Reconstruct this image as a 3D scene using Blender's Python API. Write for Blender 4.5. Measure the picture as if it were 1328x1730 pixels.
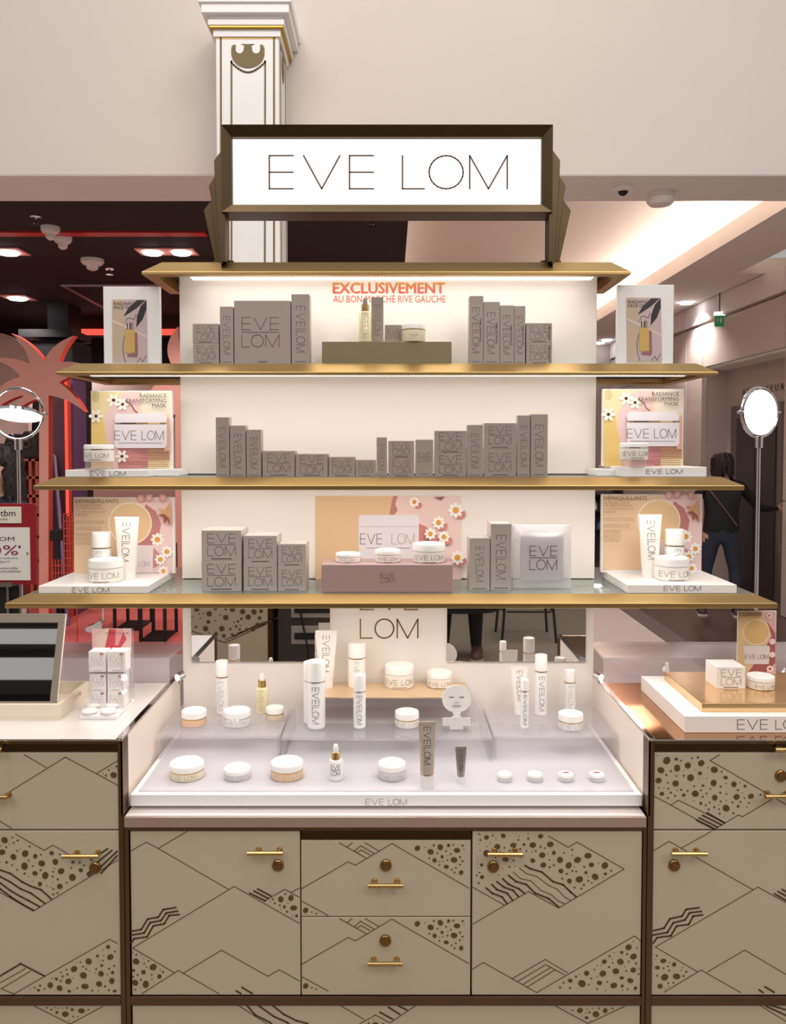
import bpy, bmesh, math, random
from math import sin, cos, tan, radians, pi, sqrt, atan2
from mathutils import Vector, Matrix

scene = bpy.context.scene
col = scene.collection
for o in list(bpy.data.objects):
    bpy.data.objects.remove(o)

# ------------------------------------------------------------------ camera
F, HX, HY = 1380.0, 660.0, 752.0        # focal length (px), vanishing point (px)
TH = radians(2.2)                       # slight downward pitch
CZ = 1.6                                # eye height
PCX, PCY = HX, HY + F * tan(TH)
cam_d = bpy.data.cameras.new('camera')
cam = bpy.data.objects.new('camera', cam_d)
col.objects.link(cam)
cam.location = (0, 0, CZ)
cam.rotation_euler = (pi / 2 - TH, 0, 0)
cam_d.sensor_fit = 'VERTICAL'
cam_d.sensor_height = 36.0
cam_d.lens = F / 1730 * 36.0
cam_d.shift_x = (664 - PCX) / 1730
cam_d.shift_y = -(865 - PCY) / 1730
cam_d.clip_start = 0.02
scene.camera = cam

# ------------------------------------------------------------------ world, exposure, big lights
scene.view_settings.view_transform = 'Standard'
scene.view_settings.look = 'None'
scene.view_settings.gamma = 1.0
scene.view_settings.use_curve_mapping = False
scene.view_settings.exposure = 0.0
w = bpy.data.worlds.new('store_ambient')
scene.world = w
w.use_nodes = True
w.node_tree.nodes['Background'].inputs[0].default_value = (1.0, 0.95, 0.92, 1)
w.node_tree.nodes['Background'].inputs[1].default_value = 0.40

def area(name, loc, size, energy, color=(1, 0.955, 0.915), target=None, sy=None):
    d = bpy.data.lights.new(name, 'AREA')
    d.energy = energy
    d.color = color
    d.shape = 'RECTANGLE'
    d.size = size
    d.size_y = sy or size
    o = bpy.data.objects.new(name, d)
    col.objects.link(o)
    o.location = loc
    if target is not None:
        o.rotation_euler = (Vector(target) - Vector(loc)).to_track_quat('-Z', 'Y').to_euler()
    return o

# atrium ceiling lamps above and behind the visitor
area('atrium_lamp_left_offscreen', (-1.8, 0.4, 6.4), 2.2, 72, target=(-0.3, 2.0, 1.0))
area('atrium_lamp_right_offscreen', (1.9, 0.6, 6.4), 2.2, 76, target=(0.3, 2.0, 1.0))
area('atrium_lamp_middle_offscreen', (0, 2.2, 6.4), 3.0, 56, target=(0, 4.4, 0))
area('hall_lamp_left_offscreen', (-1.6, -2.4, 4.2), 1.8, 36, target=(-.2, 1.6, .8))
area('hall_lamp_right_offscreen', (1.8, -2.4, 4.2), 1.8, 62, target=(.3, 1.6, .8))

# ------------------------------------------------------------------ pixel helpers (place things at real depths)
_s, _c = sin(TH), cos(TH)
def ray(px, py):
    cx, cy = (px - PCX) / F, -(py - PCY) / F
    return Vector((cx, _c + _s * cy, -_s + _c * cy))
def P(px, py, Y):
    r = ray(px, py); t = Y / r.y
    return Vector((r.x * t, Y, CZ + r.z * t))
def onZ(px, py, z):
    r = ray(px, py); t = (z - CZ) / r.z
    return Vector((r.x * t, r.y * t, z))
def X(px, Y, py=900): return P(px, py, Y).x
def Z(py, Y): return P(660, py, Y).z

# ------------------------------------------------------------------ materials
def lin(c):
    out = []
    for v in c[:3]:
        v = v / 255.0
        out.append(v / 12.92 if v <= 0.04045 else ((v + 0.055) / 1.055) ** 2.4)
    return tuple(out)
MATS = {}
def mat(name, rgb, rough=0.5, metal=0.0, var=0.04, scale=12.0, emit=0.0, spec=0.5, coat=0.0, bump=0.0, bscale=200.0, stretch=None):
    if name in MATS: return MATS[name]
    m = bpy.data.materials.new(name); m.use_nodes = True
    nt = m.node_tree; N = nt.nodes; L = nt.links
    b = N['Principled BSDF']
    c = lin(rgb)
    tc = N.new('ShaderNodeTexCoord')
    mp = N.new('ShaderNodeMapping'); L.new(tc.outputs['Object'], mp.inputs[0])
    if stretch: mp.inputs['Scale'].default_value = stretch
    n = N.new('ShaderNodeTexNoise'); n.inputs['Scale'].default_value = scale; n.inputs['Detail'].default_value = 4
    L.new(mp.outputs[0], n.inputs['Vector'])
    mx = N.new('ShaderNodeMix'); mx.data_type = 'RGBA'
    L.new(n.outputs[0], mx.inputs['Factor'])
    mx.inputs['A'].default_value = (*[max(0, v * (1 - var)) for v in c], 1)
    mx.inputs['B'].default_value = (*[min(1, v * (1 + var)) for v in c], 1)
    L.new(mx.outputs['Result'], b.inputs['Base Color'])
    b.inputs['Roughness'].default_value = rough
    b.inputs['Metallic'].default_value = metal
    b.inputs['Specular IOR Level'].default_value = spec
    if coat:
        b.inputs['Coat Weight'].default_value = coat
        b.inputs['Coat Roughness'].default_value = 0.08
    if bump:
        n2 = N.new('ShaderNodeTexNoise'); n2.inputs['Scale'].default_value = bscale
        L.new(mp.outputs[0], n2.inputs['Vector'])
        bp = N.new('ShaderNodeBump'); bp.inputs['Strength'].default_value = bump; bp.inputs['Distance'].default_value = 0.002
        L.new(n2.outputs[0], bp.inputs['Height']); L.new(bp.outputs[0], b.inputs['Normal'])
    if emit:
        b.inputs['Emission Color'].default_value = (*c, 1)
        b.inputs['Emission Strength'].default_value = emit
    MATS[name] = m
    return m

def emis(name, color, strength):
    if name in MATS: return MATS[name]
    m = bpy.data.materials.new(name); m.use_nodes = True
    nt = m.node_tree
    nt.nodes.remove(nt.nodes['Principled BSDF'])
    e = nt.nodes.new('ShaderNodeEmission')
    e.inputs[0].default_value = (*color, 1); e.inputs[1].default_value = strength
    nt.links.new(e.outputs[0], nt.nodes['Material Output'].inputs[0])
    MATS[name] = m
    return m

def clear(name, tint=(1, 1, 1), gloss=0.12, milk=0.0, milk_rgb=(255, 255, 255), rough=0.02):
    """thin clear sheet: transparent + fresnel-weighted gloss + a little milky scatter"""
    if name in MATS: return MATS[name]
    m = bpy.data.materials.new(name); m.use_nodes = True
    nt = m.node_tree; N = nt.nodes; L = nt.links
    N.remove(N['Principled BSDF'])
    tr = N.new('ShaderNodeBsdfTransparent'); tr.inputs[0].default_value = (*tint, 1)
    gl = N.new('ShaderNodeBsdfGlossy'); gl.inputs['Roughness'].default_value = rough
    df = N.new('ShaderNodeBsdfDiffuse'); df.inputs[0].default_value = (*lin(milk_rgb), 1)
    m1 = N.new('ShaderNodeMixShader'); m1.inputs[0].default_value = milk
    L.new(tr.outputs[0], m1.inputs[1]); L.new(df.outputs[0], m1.inputs[2])
    lw = N.new('ShaderNodeLayerWeight'); lw.inputs[0].default_value = .5
    pw = N.new('ShaderNodeMath'); pw.operation = 'POWER'; pw.inputs[1].default_value = 4.0
    L.new(lw.outputs['Facing'], pw.inputs[0])
    fr = N.new('ShaderNodeMath'); fr.operation = 'MULTIPLY'; fr.inputs[1].default_value = .5
    L.new(pw.outputs[0], fr.inputs[0])
    ad = N.new('ShaderNodeMath'); ad.operation = 'ADD'; ad.inputs[1].default_value = gloss; ad.use_clamp = True
    L.new(fr.outputs[0], ad.inputs[0])
    m2 = N.new('ShaderNodeMixShader')
    L.new(ad.outputs[0], m2.inputs[0]); L.new(m1.outputs[0], m2.inputs[1]); L.new(gl.outputs[0], m2.inputs[2])
    L.new(m2.outputs[0], N['Material Output'].inputs[0])
    MATS[name] = m
    return m

def attr_mat(name, rough=0.35):
    if name in MATS: return MATS[name]
    m = bpy.data.materials.new(name); m.use_nodes = True
    N = m.node_tree.nodes; L = m.node_tree.links
    a = N.new('ShaderNodeAttribute'); a.attribute_name = 'ink'
    b = N['Principled BSDF']; b.inputs['Roughness'].default_value = rough
    L.new(a.outputs['Color'], b.inputs['Base Color'])
    MATS[name] = m
    return m

# ------------------------------------------------------------------ mesh builder
WLOC = {}
def tag(o, label=None, cat=None, group=None, kind=None):
    if label: o['label'] = label
    if cat: o['category'] = cat
    if group: o['group'] = group
    if kind: o['kind'] = kind
    return o
def empty(name, loc, label=None, cat=None, group=None, parent=None):
    o = bpy.data.objects.new(name, None); col.objects.link(o)
    o.empty_display_size = 0.02
    loc = Vector(loc)
    if parent is not None:
        o.parent = parent; o.location = loc - WLOC[parent.name]
    else:
        o.location = loc
    WLOC[o.name] = loc
    return tag(o, label, cat, group)

class MB:
    def __init__(s):
        s.v = []; s.f = []; s.c = []; s.mi = []; s.cur = None; s.m = 0
    def add(s, vs, fs):
        b = len(s.v)
        s.v += [tuple(v) for v in vs]
        for f in fs:
            s.f.append([b + i for i in f]); s.c.append(s.cur); s.mi.append(s.m)
        return s
    def box(s, x0, x1, y0, y1, z0, z1):
        x0, x1 = min(x0, x1), max(x0, x1); y0, y1 = min(y0, y1), max(y0, y1); z0, z1 = min(z0, z1), max(z0, z1)
        return s.add([(x0, y0, z0), (x1, y0, z0), (x1, y1, z0), (x0, y1, z0), (x0, y0, z1), (x1, y0, z1), (x1, y1, z1), (x0, y1, z1)],
                     [(3, 2, 1, 0), (4, 5, 6, 7), (0, 1, 5, 4), (1, 2, 6, 5), (2, 3, 7, 6), (3, 0, 4, 7)])
    def rings(s, rings, close=True, cap0=True, cap1=True):
        n = len(rings[0]); b = len(s.v); fs = []
        for r in rings: s.v += [tuple(p) for p in r]
        for i in range(len(rings) - 1):
            for k in range(n if close else n - 1):
                k2 = (k + 1) % n
                fs.append([b + i * n + k, b + i * n + k2, b + (i + 1) * n + k2, b + (i + 1) * n + k])
        if cap0: fs.append([b + k for k in range(n)][::-1])
        if cap1: fs.append([b + (len(rings) - 1) * n + k for k in range(n)])
        for f in fs: s.f.append(f); s.c.append(s.cur); s.mi.append(s.m)
        return s
    def lathe(s, prof, cx=0, cy=0, z=0, n=32, cap0=True, cap1=True):
        """prof: list of (r, z)"""
        return s.rings([[(cx + r * cos(2 * pi * k / n), cy + r * sin(2 * pi * k / n), z + h) for k in range(n)] for r, h in prof], True, cap0, cap1)
    def tube(s, pts, r, n=10, cap=True):
        pts = [Vector(p) for p in pts]; rings = []
        up = None
        for i, p in enumerate(pts):
            a = pts[max(0, i - 1)]; b = pts[min(len(pts) - 1, i + 1)]
            d = (b - a).normalized()
            if up is None:
                up = Vector((0, 0, 1)) if abs(d.z) < 0.9 else Vector((1, 0, 0))
            u = d.cross(up).normalized(); v = u.cross(d).normalized(); up = v
            rr = r[i] if isinstance(r, (list, tuple)) else r
            rings.append([p + (u * cos(2 * pi * k / n) + v * sin(2 * pi * k / n)) * rr for k in range(n)])
        return s.rings(rings, True, cap, cap)
    def torus(s, c, R, r, axis='y', n=40, m=8, ry=None):
        rings = []
        for i in range(n):
            a = 2 * pi * i / n
            ring = []
            for k in range(m):
                b = 2 * pi * k / m
                rr = R + r * cos(b)
                u, v, w_ = rr * cos(a), rr * sin(a) * ((ry or R) / R), r * sin(b)
                if axis == 'y': ring.append((c[0] + u, c[1] + w_, c[2] + v))
                elif axis == 'z': ring.append((c[0] + u, c[1] + v, c[2] + w_))
                else: ring.append((c[0] + w_, c[1] + u, c[2] + v))
            rings.append(ring)
        rings.append(rings[0])
        return s.rings(rings, True, False, False)
    def prism_y(s, pts, y0, y1):
        """pts: (x, z) outline, extruded along y"""
        n = len(pts)
        a = sum(pts[i][0] * pts[(i + 1) % n][1] - pts[(i + 1) % n][0] * pts[i][1] for i in range(n))
        if a < 0: pts = pts[::-1]
        v = [(x, y0, z) for x, z in pts] + [(x, y1, z) for x, z in pts]
        f = [list(range(n)), list(range(2 * n - 1, n - 1, -1))]
        f += [[i, i + n, (i + 1) % n + n, (i + 1) % n] for i in range(n)]
        return s.add(v, f)
    def sphere(s, c, r, nu=20, nv=12, sx=1, sy=1, sz=1):
        prof = [(max(1e-5, sin(pi * i / nv)), -cos(pi * i / nv)) for i in range(nv + 1)]
        return s.rings([[(c[0] + r * sx * q * cos(2 * pi * k / nu), c[1] + r * sy * q * sin(2 * pi * k / nu), c[2] + r * sz * h) for k in range(nu)] for q, h in prof])
    def build(s, name, m, parent=None, origin=None, local=False, smooth=True, angle=35, bevel=0, seg=2):
        """verts are world coords unless local; the object's origin is put at the parent or at `origin`"""
        if parent is not None:
            off = Vector((0, 0, 0)) if local else WLOC[parent.name]
        else:
            off = Vector(origin) if origin is not None else Vector((0, 0, 0))
            if local: off = Vector((0, 0, 0))
        me = bpy.data.meshes.new(name)
        vs = [(p[0] - off.x, p[1] - off.y, p[2] - off.z) for p in s.v]
        me.from_pydata(vs, [], s.f)
        ms = m if isinstance(m, (list, tuple)) else [m]
        for q in ms: me.materials.append(q)
        if len(ms) > 1: me.polygons.foreach_set('material_index', s.mi)
        if s.cur is not None:
            ca = me.color_attributes.new('ink', 'FLOAT_COLOR', 'CORNER')
            data = []
            for poly, c in zip(me.polygons, s.c):
                data += [*(c or (1, 1, 1)), 1.0] * poly.loop_total
            ca.data.foreach_set('color', data)
        if bevel:
            bm = bmesh.new(); bm.from_mesh(me)
            es = [e for e in bm.edges if len(e.link_faces) == 2 and e.calc_face_angle(0) > radians(30)]
            bmesh.ops.bevel(bm, geom=es, offset=bevel, segments=seg, affect='EDGES', profile=0.5, clamp_overlap=True)
            bm.to_mesh(me); bm.free()
        if smooth and not bevel:
            me.polygons.foreach_set('use_smooth', [True] * len(me.polygons))
            me.set_sharp_from_angle(angle=radians(angle))
        me.update()
        o = bpy.data.objects.new(name, me); col.objects.link(o)
        if parent is not None:
            o.parent = parent
            WLOC[o.name] = WLOC[parent.name]
        else:
            o.location = (Vector(origin) if origin is not None else Vector((0, 0, 0)))
            WLOC[o.name] = Vector(o.location)
        return o
def structure(name, mb, m, **k):
    return tag(mb.build(name, m, **k), kind='structure')

# ------------------------------------------------------------------ lettering
def ribbons(lines, t, sub=None):
    """polylines (u, v) -> flat quads of width t"""
    out = []
    for ln in lines:
        pts = ln
        if sub:
            q = [pts[0]]
            for a, b in zip(pts, pts[1:]):
                n = max(1, int(math.hypot(b[0] - a[0], b[1] - a[1]) / sub))
                q += [(a[0] + (b[0] - a[0]) * i / n, a[1] + (b[1] - a[1]) * i / n) for i in range(1, n + 1)]
            pts = q
        for a, b in zip(pts, pts[1:]):
            dx, dy = b[0] - a[0], b[1] - a[1]; l = math.hypot(dx, dy) or 1e-9
            ex, ey = dx / l * t * 0.5, dy / l * t * 0.5
            nx, ny = -ey, ex
            a2 = (a[0] - ex * 0.6, a[1] - ey * 0.6); b2 = (b[0] + ex * 0.6, b[1] + ey * 0.6)
            out.append([(a2[0] - nx, a2[1] - ny), (b2[0] - nx, b2[1] - ny), (b2[0] + nx, b2[1] + ny), (a2[0] + nx, a2[1] + ny)])
    return out
def _O(cx, cy, r): return [(cx + r * cos(2 * pi * k / 24), cy + r * sin(2 * pi * k / 24)) for k in range(25)]
EVE_L = [[(.7, 0), (0, 0), (0, 1), (.7, 1)], [(0, .5), (.7, .5)], [(1.0, 1), (1.53, 0), (2.06, 1)],
         [(3.04, 0), (2.34, 0), (2.34, 1), (3.04, 1)], [(2.34, .5), (3.04, .5)]]
LOM_L = [[(0, 1), (0, 0), (.64, 0)], _O(1.28, .5, .5), [(1.97, 0), (1.97, 1), (2.52, 0), (3.07, 1), (3.07, 0)]]
def tr(lines, dx=0, dy=0, s=1.0): return [[(x * s + dx, y * s + dy) for x, y in l] for l in lines]
LOGO_ROW = EVE_L + tr(LOM_L, 3.88, 0)                       # 6.95 wide, 1 tall
LOGO_STACK = tr(EVE_L, 0.02, 1.42) + LOM_L + [[(0.0, 1.21), (3.07, 1.21)]]   # 3.07 x 2.42
LOGO_BAR = EVE_L + tr(LOM_L, 3.72, 0) + [[(3.38, -.15), (3.38, 1.15)]]       # 6.8 wide, read downwards
_TC = {}
def text_polys(s, bold=0.0):
    key = (s, bold)
    if key in _TC: return _TC[key]
    cu = bpy.data.curves.new('t', 'FONT'); cu.body = s; cu.size = 1.0; cu.resolution_u = 2; cu.offset = bold
    o = bpy.data.objects.new('t', cu); col.objects.link(o)
    dg = bpy.context.evaluated_depsgraph_get()
    me = bpy.data.meshes.new_from_object(o.evaluated_get(dg))
    vs = [(v.co.x, v.co.y) for v in me.vertices]; fs = [list(p.vertices) for p in me.polygons]
    bpy.data.objects.remove(o); bpy.data.curves.remove(cu); bpy.data.meshes.remove(me)
    x0 = min(v[0] for v in vs); x1 = max(v[0] for v in vs); y0 = min(v[1] for v in vs); y1 = max(v[1] for v in vs)
    vs = [((x - x0), (y - y0)) for x, y in vs]
    _TC[key] = (vs, fs, x1 - x0, y1 - y0)
    return _TC[key]

class Print:
    """flat printed artwork drawn in photo pixels on a vertical sheet at depth Y; later shapes lie a hair in front"""
    def __init__(s, Y, fn=None):
        s.mb = MB(); s.Y = Y; s.k = 0; s.fn = fn
    def _p(s, x, y, d):
        if s.fn: return s.fn(x, y, d)
        return P(x, y, s.Y - d)
    def poly(s, pts, rgb, lay=True):
        if lay: s.k += 1
        s.mb.cur = lin(rgb)
        a = sum(pts[i][0] * pts[(i + 1) % len(pts)][1] - pts[(i + 1) % len(pts)][0] * pts[i][1] for i in range(len(pts)))
        if a > 0: pts = pts[::-1]
        s.mb.add([s._p(x, y, s.k * 0.00012) for x, y in pts], [list(range(len(pts)))])
    def rect(s, x0, x1, y0, y1, rgb): s.poly([(x0, y0), (x1, y0), (x1, y1), (x0, y1)], rgb)
    def ell(s, cx, cy, rx, ry, rgb, n=24, lay=True): s.poly([(cx + rx * cos(2 * pi * k / n), cy + ry * sin(2 * pi * k / n)) for k in range(n)], rgb, lay)
    def lines(s, lines, t, rgb):
        s.k += 1
        for q in ribbons(lines, t): s.poly(q, rgb, False)
    def logo(s, lg, x0, x1, y0, y1, rgb, t, wide=6.95, tall=1.0):
        sx, sy = (x1 - x0) / wide, (y1 - y0) / tall
        s.lines([[(x0 + x * sx, y1 - y * sy) for x, y in l] for l in lg], t, rgb)
    def text(s, st, x0, x1, y0, y1, rgb, bold=0.0):
        vs, fs, w_, h_ = text_polys(st, bold)
        s.k += 1
        s.mb.cur = lin(rgb)
        s.mb.add([s._p(x0 + x / w_ * (x1 - x0), y1 - y / h_ * (y1 - y0), s.k * 0.00012) for x, y in vs], fs)
    def flower(s, cx, cy, r, petal=(250, 245, 240), core=(225, 160, 70), n=8, rc=.42):
        s.k += 1
        for i in range(n):
            a = 2 * pi * i / n
            ex, ey = cx + r * .62 * cos(a), cy + r * .62 * sin(a)
            pts = []
            for k in range(10):
                b = 2 * pi * k / 10
                u, v = r * .42 * cos(b), r * .26 * sin(b)
                pts.append((ex + u * cos(a) - v * sin(a), ey + u * sin(a) + v * cos(a)))
            s.poly(pts, petal, True)
        s.ell(cx, cy, r * rc, r * rc, core, 14)
    def build(s, name, parent, rough=0.3):
        return s.mb.build(name, attr_mat('printed_ink_%.2f' % rough, rough), parent, smooth=False)

def letter_flat(parent, lines, t, fn, m, name='lettering', sub=None):
    mb = MB()
    for q in ribbons(lines, t, sub):
        mb.add([fn(u, v) for u, v in q], [(0, 1, 2, 3)])
    return mb.build(name, m, parent, local=True, smooth=False)

# ------------------------------------------------------------------ palette
M_wall = mat('plaster_warm_white', (226, 216, 208), 0.9, var=0.02, scale=3)
M_ceil = mat('plaster_ceiling', (232, 214, 202), 0.9, var=0.02, scale=3)
M_soff = mat('soffit_paint', (242, 236, 230), 0.9, var=0.02, scale=2)
M_darkceil = mat('charcoal_ceiling', (40, 34, 35), 0.85, var=0.1, scale=2)
M_darkwall = mat('dark_maroon_wall', (50, 34, 38), 0.8, var=0.15, scale=2)
M_pink = mat('pink_wall_panel', (212, 196, 189), 0.55, var=0.05, scale=1.5, bump=0.2, bscale=60, stretch=(1, 1, 30))
M_pinkgrey = mat('pink_grey_panel', (196, 184, 178), 0.6, var=0.05, scale=1.5)
M_black = mat('matte_black', (18, 17, 18), 0.6)
M_steel = mat('brushed_lift_steel', (150, 146, 146), 0.3, 0.9, var=0.15, scale=6, stretch=(8, 8, .5))
M_steeld = mat('dark_lift_steel', (92, 90, 92), 0.3, 0.85, var=0.15, scale=6, stretch=(8, 8, .5))
M_coral = mat('coral_paint', (240, 170, 152), 0.6, var=0.04, scale=4)
M_corald = mat('coral_edge', (206, 72, 56), 0.55)
M_redwall = mat('brick_red_paint', (190, 70, 56), 0.65, var=0.06, scale=3)
M_white = mat('white_lacquer', (246, 243, 240), 0.3, var=0.01)
M_plastic = mat('white_plastic', (240, 232, 226), 0.4, var=0.02)
M_gold = mat('gilt', (190, 150, 70), 0.3, 0.9, var=0.1, scale=30)
M_brass = mat('polished_brass', (208, 174, 118), 0.25, 1.0, var=0.08, scale=40)
M_bronze = mat('brushed_bronze', (188, 156, 104), 0.36, 1.0, var=0.10, scale=40, stretch=(.4, 14, 14))
M_bronzed = mat('dark_bronze', (84, 66, 46), 0.38, 1.0, var=0.12, scale=40)
M_frame = mat('bronze_cabinet_frame', (120, 98, 76), 0.32, 1.0, var=0.12, scale=30)
M_chrome = mat('chrome', (226, 222, 222), 0.08, 1.0, var=0.02)
M_mirror = mat('mirror_glass', (235, 235, 235), 0.015, 1.0, var=0.0)
M_olive = mat('olive_gilt_paint', (118, 100, 62), 0.5, 0.2, var=0.1)
M_neon = emis('red_neon', (1.0, 0.09, 0.06), 1.3)
M_down = emis('downlight_glow', (0.95, 0.93, 1.0), 14)
M_led = emis('warm_led', (1.0, 0.88, 0.74), 6)

# ------------------------------------------------------------------ structure: soffit, ceilings
YB0, YB1 = 5.1, 5.63
ZS = Z(295, YB0)
structure('wall_upper', MB().box(-6, 6, YB0, YB1, ZS, ZS + 3.4), M_wall)
structure('trim_1', MB().box(-6, 6, YB0 + .004, YB1 - .004, ZS - .006, ZS), M_soff)
structure('ceiling', MB().box(-8, .13, YB1, 14, ZS, ZS + .08), M_darkceil)
structure('ceiling', MB().box(.13, 3.3, YB1, 14, ZS + .36, ZS + .42), M_ceil)
structure('trim_2', MB().box(.10, .13, YB1, 14, ZS + .08, ZS + .36), M_soff)
structure('ceiling', MB().box(2.77, 3.36, YB1, 14, ZS, ZS + .15), M_soff)
structure('ceiling', MB().box(3.36, 5.2, 8.0, 14, ZS, ZS + .15), M_soff)
structure('ceiling', MB().box(3.3, 5.2, YB1, 8.0, ZS + .30, ZS + .36), M_ceil)
# cove lamp lying on the soffit ledge
cv = MB().box(2.95, 3.0, YB1 + .1, 13.5, ZS + .16, ZS + .18)
cove = cv.build('cove_lamp', M_led, origin=(2.97, 9, ZS + .16))
tag(cove, 'warm light strip hidden in the ceiling cove ledge', 'light strip')
area('cove_light', (2.93, 9.0, ZS + .19), 7.6, 115, (1, .9, .8), target=(2.1, 9.0, ZS + .36), sy=.05).rotation_euler.rotate_axis('Z', 0)

# walls far away
structure('wall_back', MB().box(.0, 5.2, 13.6, 13.8, 0, ZS + .36), M_pinkgrey)
structure('wall_dark', MB().box(-8, .02, 12.4, 12.6, 0, ZS), M_darkwall)
structure('wall_left', MB().box(-7.2, -7.0, YB1, 12.4, 0, ZS), M_redwall)

# right wall with separate panels and the lift alcove
XW = 3.65
wr = structure('wall_right', MB().box(XW + .06, XW + .1, 5.6, 7.58, 0, ZS + .3).box(XW + .06, XW + .1, 9.66, 13.6, 0, ZS), M_pinkgrey)
WLOC[wr.name] = Vector((0, 0, 0))
def panel(y0, y1, z0, z1, m, x0=XW, x1=XW + .06, g=.006):
    return MB().box(x0, x1, y0 + g, y1 - g, z0 + g, z1 - g).build('panel', m, wr, bevel=.002)
for a, b in ((5.7, 7.6), (7.6, 9.61), (9.61, 10.13), (10.13, 11.8), (11.8, 13.6)):
    panel(a, b, CZ + .9, CZ + 1.40, M_pink)
    panel(a, b, CZ + 1.42, ZS, M_soff, XW - .02, XW + .05)
MB().box(XW + .05, XW + .06, 5.7, 13.6, CZ + 1.38, CZ + 1.44).build('gap_back', M_pinkgrey, wr)
for a, b in ((5.7, 7.6), (9.61, 10.13), (10.13, 11.8), (11.8, 13.6)):
    panel(a, b, CZ - .52, CZ + .9, M_pink)
    panel(a, b, 0.0, CZ - .52, M_pink)
XA = 3.96
MB().box(XA, XA + .06, 7.6, 9.66, 0, CZ + .9).build('alcove_back', M_pinkgrey, wr)
MB().box(XW + .05, XA, 9.62, 9.66, 0, CZ + .9).build('alcove_side', M_pinkgrey, wr)
MB().box(XW + .05, XA, 7.56, 7.6, 0, CZ + .9).build('alcove_side', M_pinkgrey, wr)
MB().box(XW + .05, XA + .05, 7.6, 9.62, CZ + .88, CZ + .9).build('alcove_head', M_soff, wr)
# lift door (structure)
dr = structure('door_1', MB().box(XA - .035, XA, 8.20, 9.44, 0.0, 2.04), M_steel, bevel=.004, origin=(XA, 8.8, 0))
MB().box(XA - .045, XA - .036, 8.32, 8.78, 0.01, 1.9).build('leaf', M_steeld, dr)
MB().box(XA - .045, XA - .036, 8.80, 9.26, 0.01, 1.9).build('leaf', M_steeld, dr)
MB().box(XA - .05, XA - .036, 8.28, 9.3, 1.91, 1.935).build('lintel', M_steel, dr)
# ASCENSEUR lettering above the lift
vs, fs, w_, h_ = text_polys('A S C E N S E U R')
mb = MB()
mb.add([(XA - .004, 9.22 - x / w_ * .98, 2.155 + y / h_ * .07) for x, y in vs], fs)
mb.build('lettering', M_black, wr, smooth=False)

# floors
M_wood = mat('dark_oak_floor', (92, 72, 64), 0.32, var=0.25, scale=5, stretch=(6, .6, 1))
M_stone = mat('beige_stone_floor', (222, 212, 206), 0.4, var=0.06, scale=3)
M_grey = mat('grey_stone_strip', (120, 110, 106), 0.25, var=0.1, scale=8)
M_coralfl = mat('coral_floor', (224, 112, 104), 0.55, var=0.04, scale=2)
M_parq = mat('grey_parquet', (150, 136, 120), 0.35, var=0.22, scale=5, stretch=(.7, 6, 1))
structure('floor', MB().box(2.42, 6, -1, 13.6, -.05, 0), M_wood)
structure('floor', MB().box(2.24, 2.42, 2.6, 13.6, -.05, 0), M_grey)
structure('floor', MB().box(-.2, 2.24, 6.2, 13.6, -.05, 0), M_stone)
structure('floor', MB().box(-8, 2.24, 2.6, 6.2, -.05, 0), M_stone)
structure('floor', MB().box(-8, -.2, 6.2, 12.4, -.05, 0), M_coralfl)
structure('floor', MB().box(-8, 2.42, -6, 2.6, -.05, 0), M_parq)

# ------------------------------------------------------------------ pillar with gilt inlay
YP = 4.7
px0, px1 = X(366, YP, 300), X(472, YP, 300)
dP = px1 - px0
pil = empty('pillar', ((px0 + px1) / 2, YP + dP / 2, 0), 'square white pillar with gilt inlaid lines and a moulded capital', 'pillar')
zc = Z(60, YP)
MB().box(px0, px1, YP, YP + dP - .003, 0, zc).build('shaft', M_white, pil, bevel=.006)
def capring(e, y0, y1, m, name):
    MB().box(px0 - e, px1 + e, YP - e, min(YP + dP - .003 + e, YB0 - .002), Z(y1, YP - e), Z(y0, YP - e)).build(name, m, pil, bevel=.004)
capring(.012, 47, 62, M_white, 'capital_ring')
capring(.030, 42, 47, M_gold, 'gilt_band')
capring(.036, 32, 42, M_white, 'capital_ring')
capring(.026, 24, 32, M_white, 'capital_ring')
capring(.040, 21, 24, M_olive, 'gilt_band')
capring(.066, 3, 21, M_white, 'capital_ring')
capring(.080, -14, 3, M_white, 'capital_ring')
def pl(x, y, d=.004): return P(x, y, YP - d)
def strip(pts, t, parent, Yd=.003, name='gilt_line', m=M_olive):
    mb = MB()
    for q in ribbons(pts, t):
        f = [P(x, y, YP - Yd) for x, y in q]; b = [P(x, y, YP + .002) for x, y in q]
        mb.add(f + b, [(0, 1, 2, 3), (0, 4, 5, 1), (1, 5, 6, 2), (2, 6, 7, 3), (3, 7, 4, 0)])
    return mb.build(name, m, parent, smooth=False)
arc = [(391 + 56 * i / 14, 106 + 16 * sin(pi * i / 14)) for i in range(15)]
strip([[(374, 660), (373, 60), (463, 60), (463, 660)]], 3.2, pil)
strip([[(391, 660), (391, 103)] + arc + [(448, 103), (447, 660)]], 3.0, pil)
strip([[(366, 64), (470, 64)]], 2.5, pil, name='gilt_line', m=M_gold)
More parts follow.
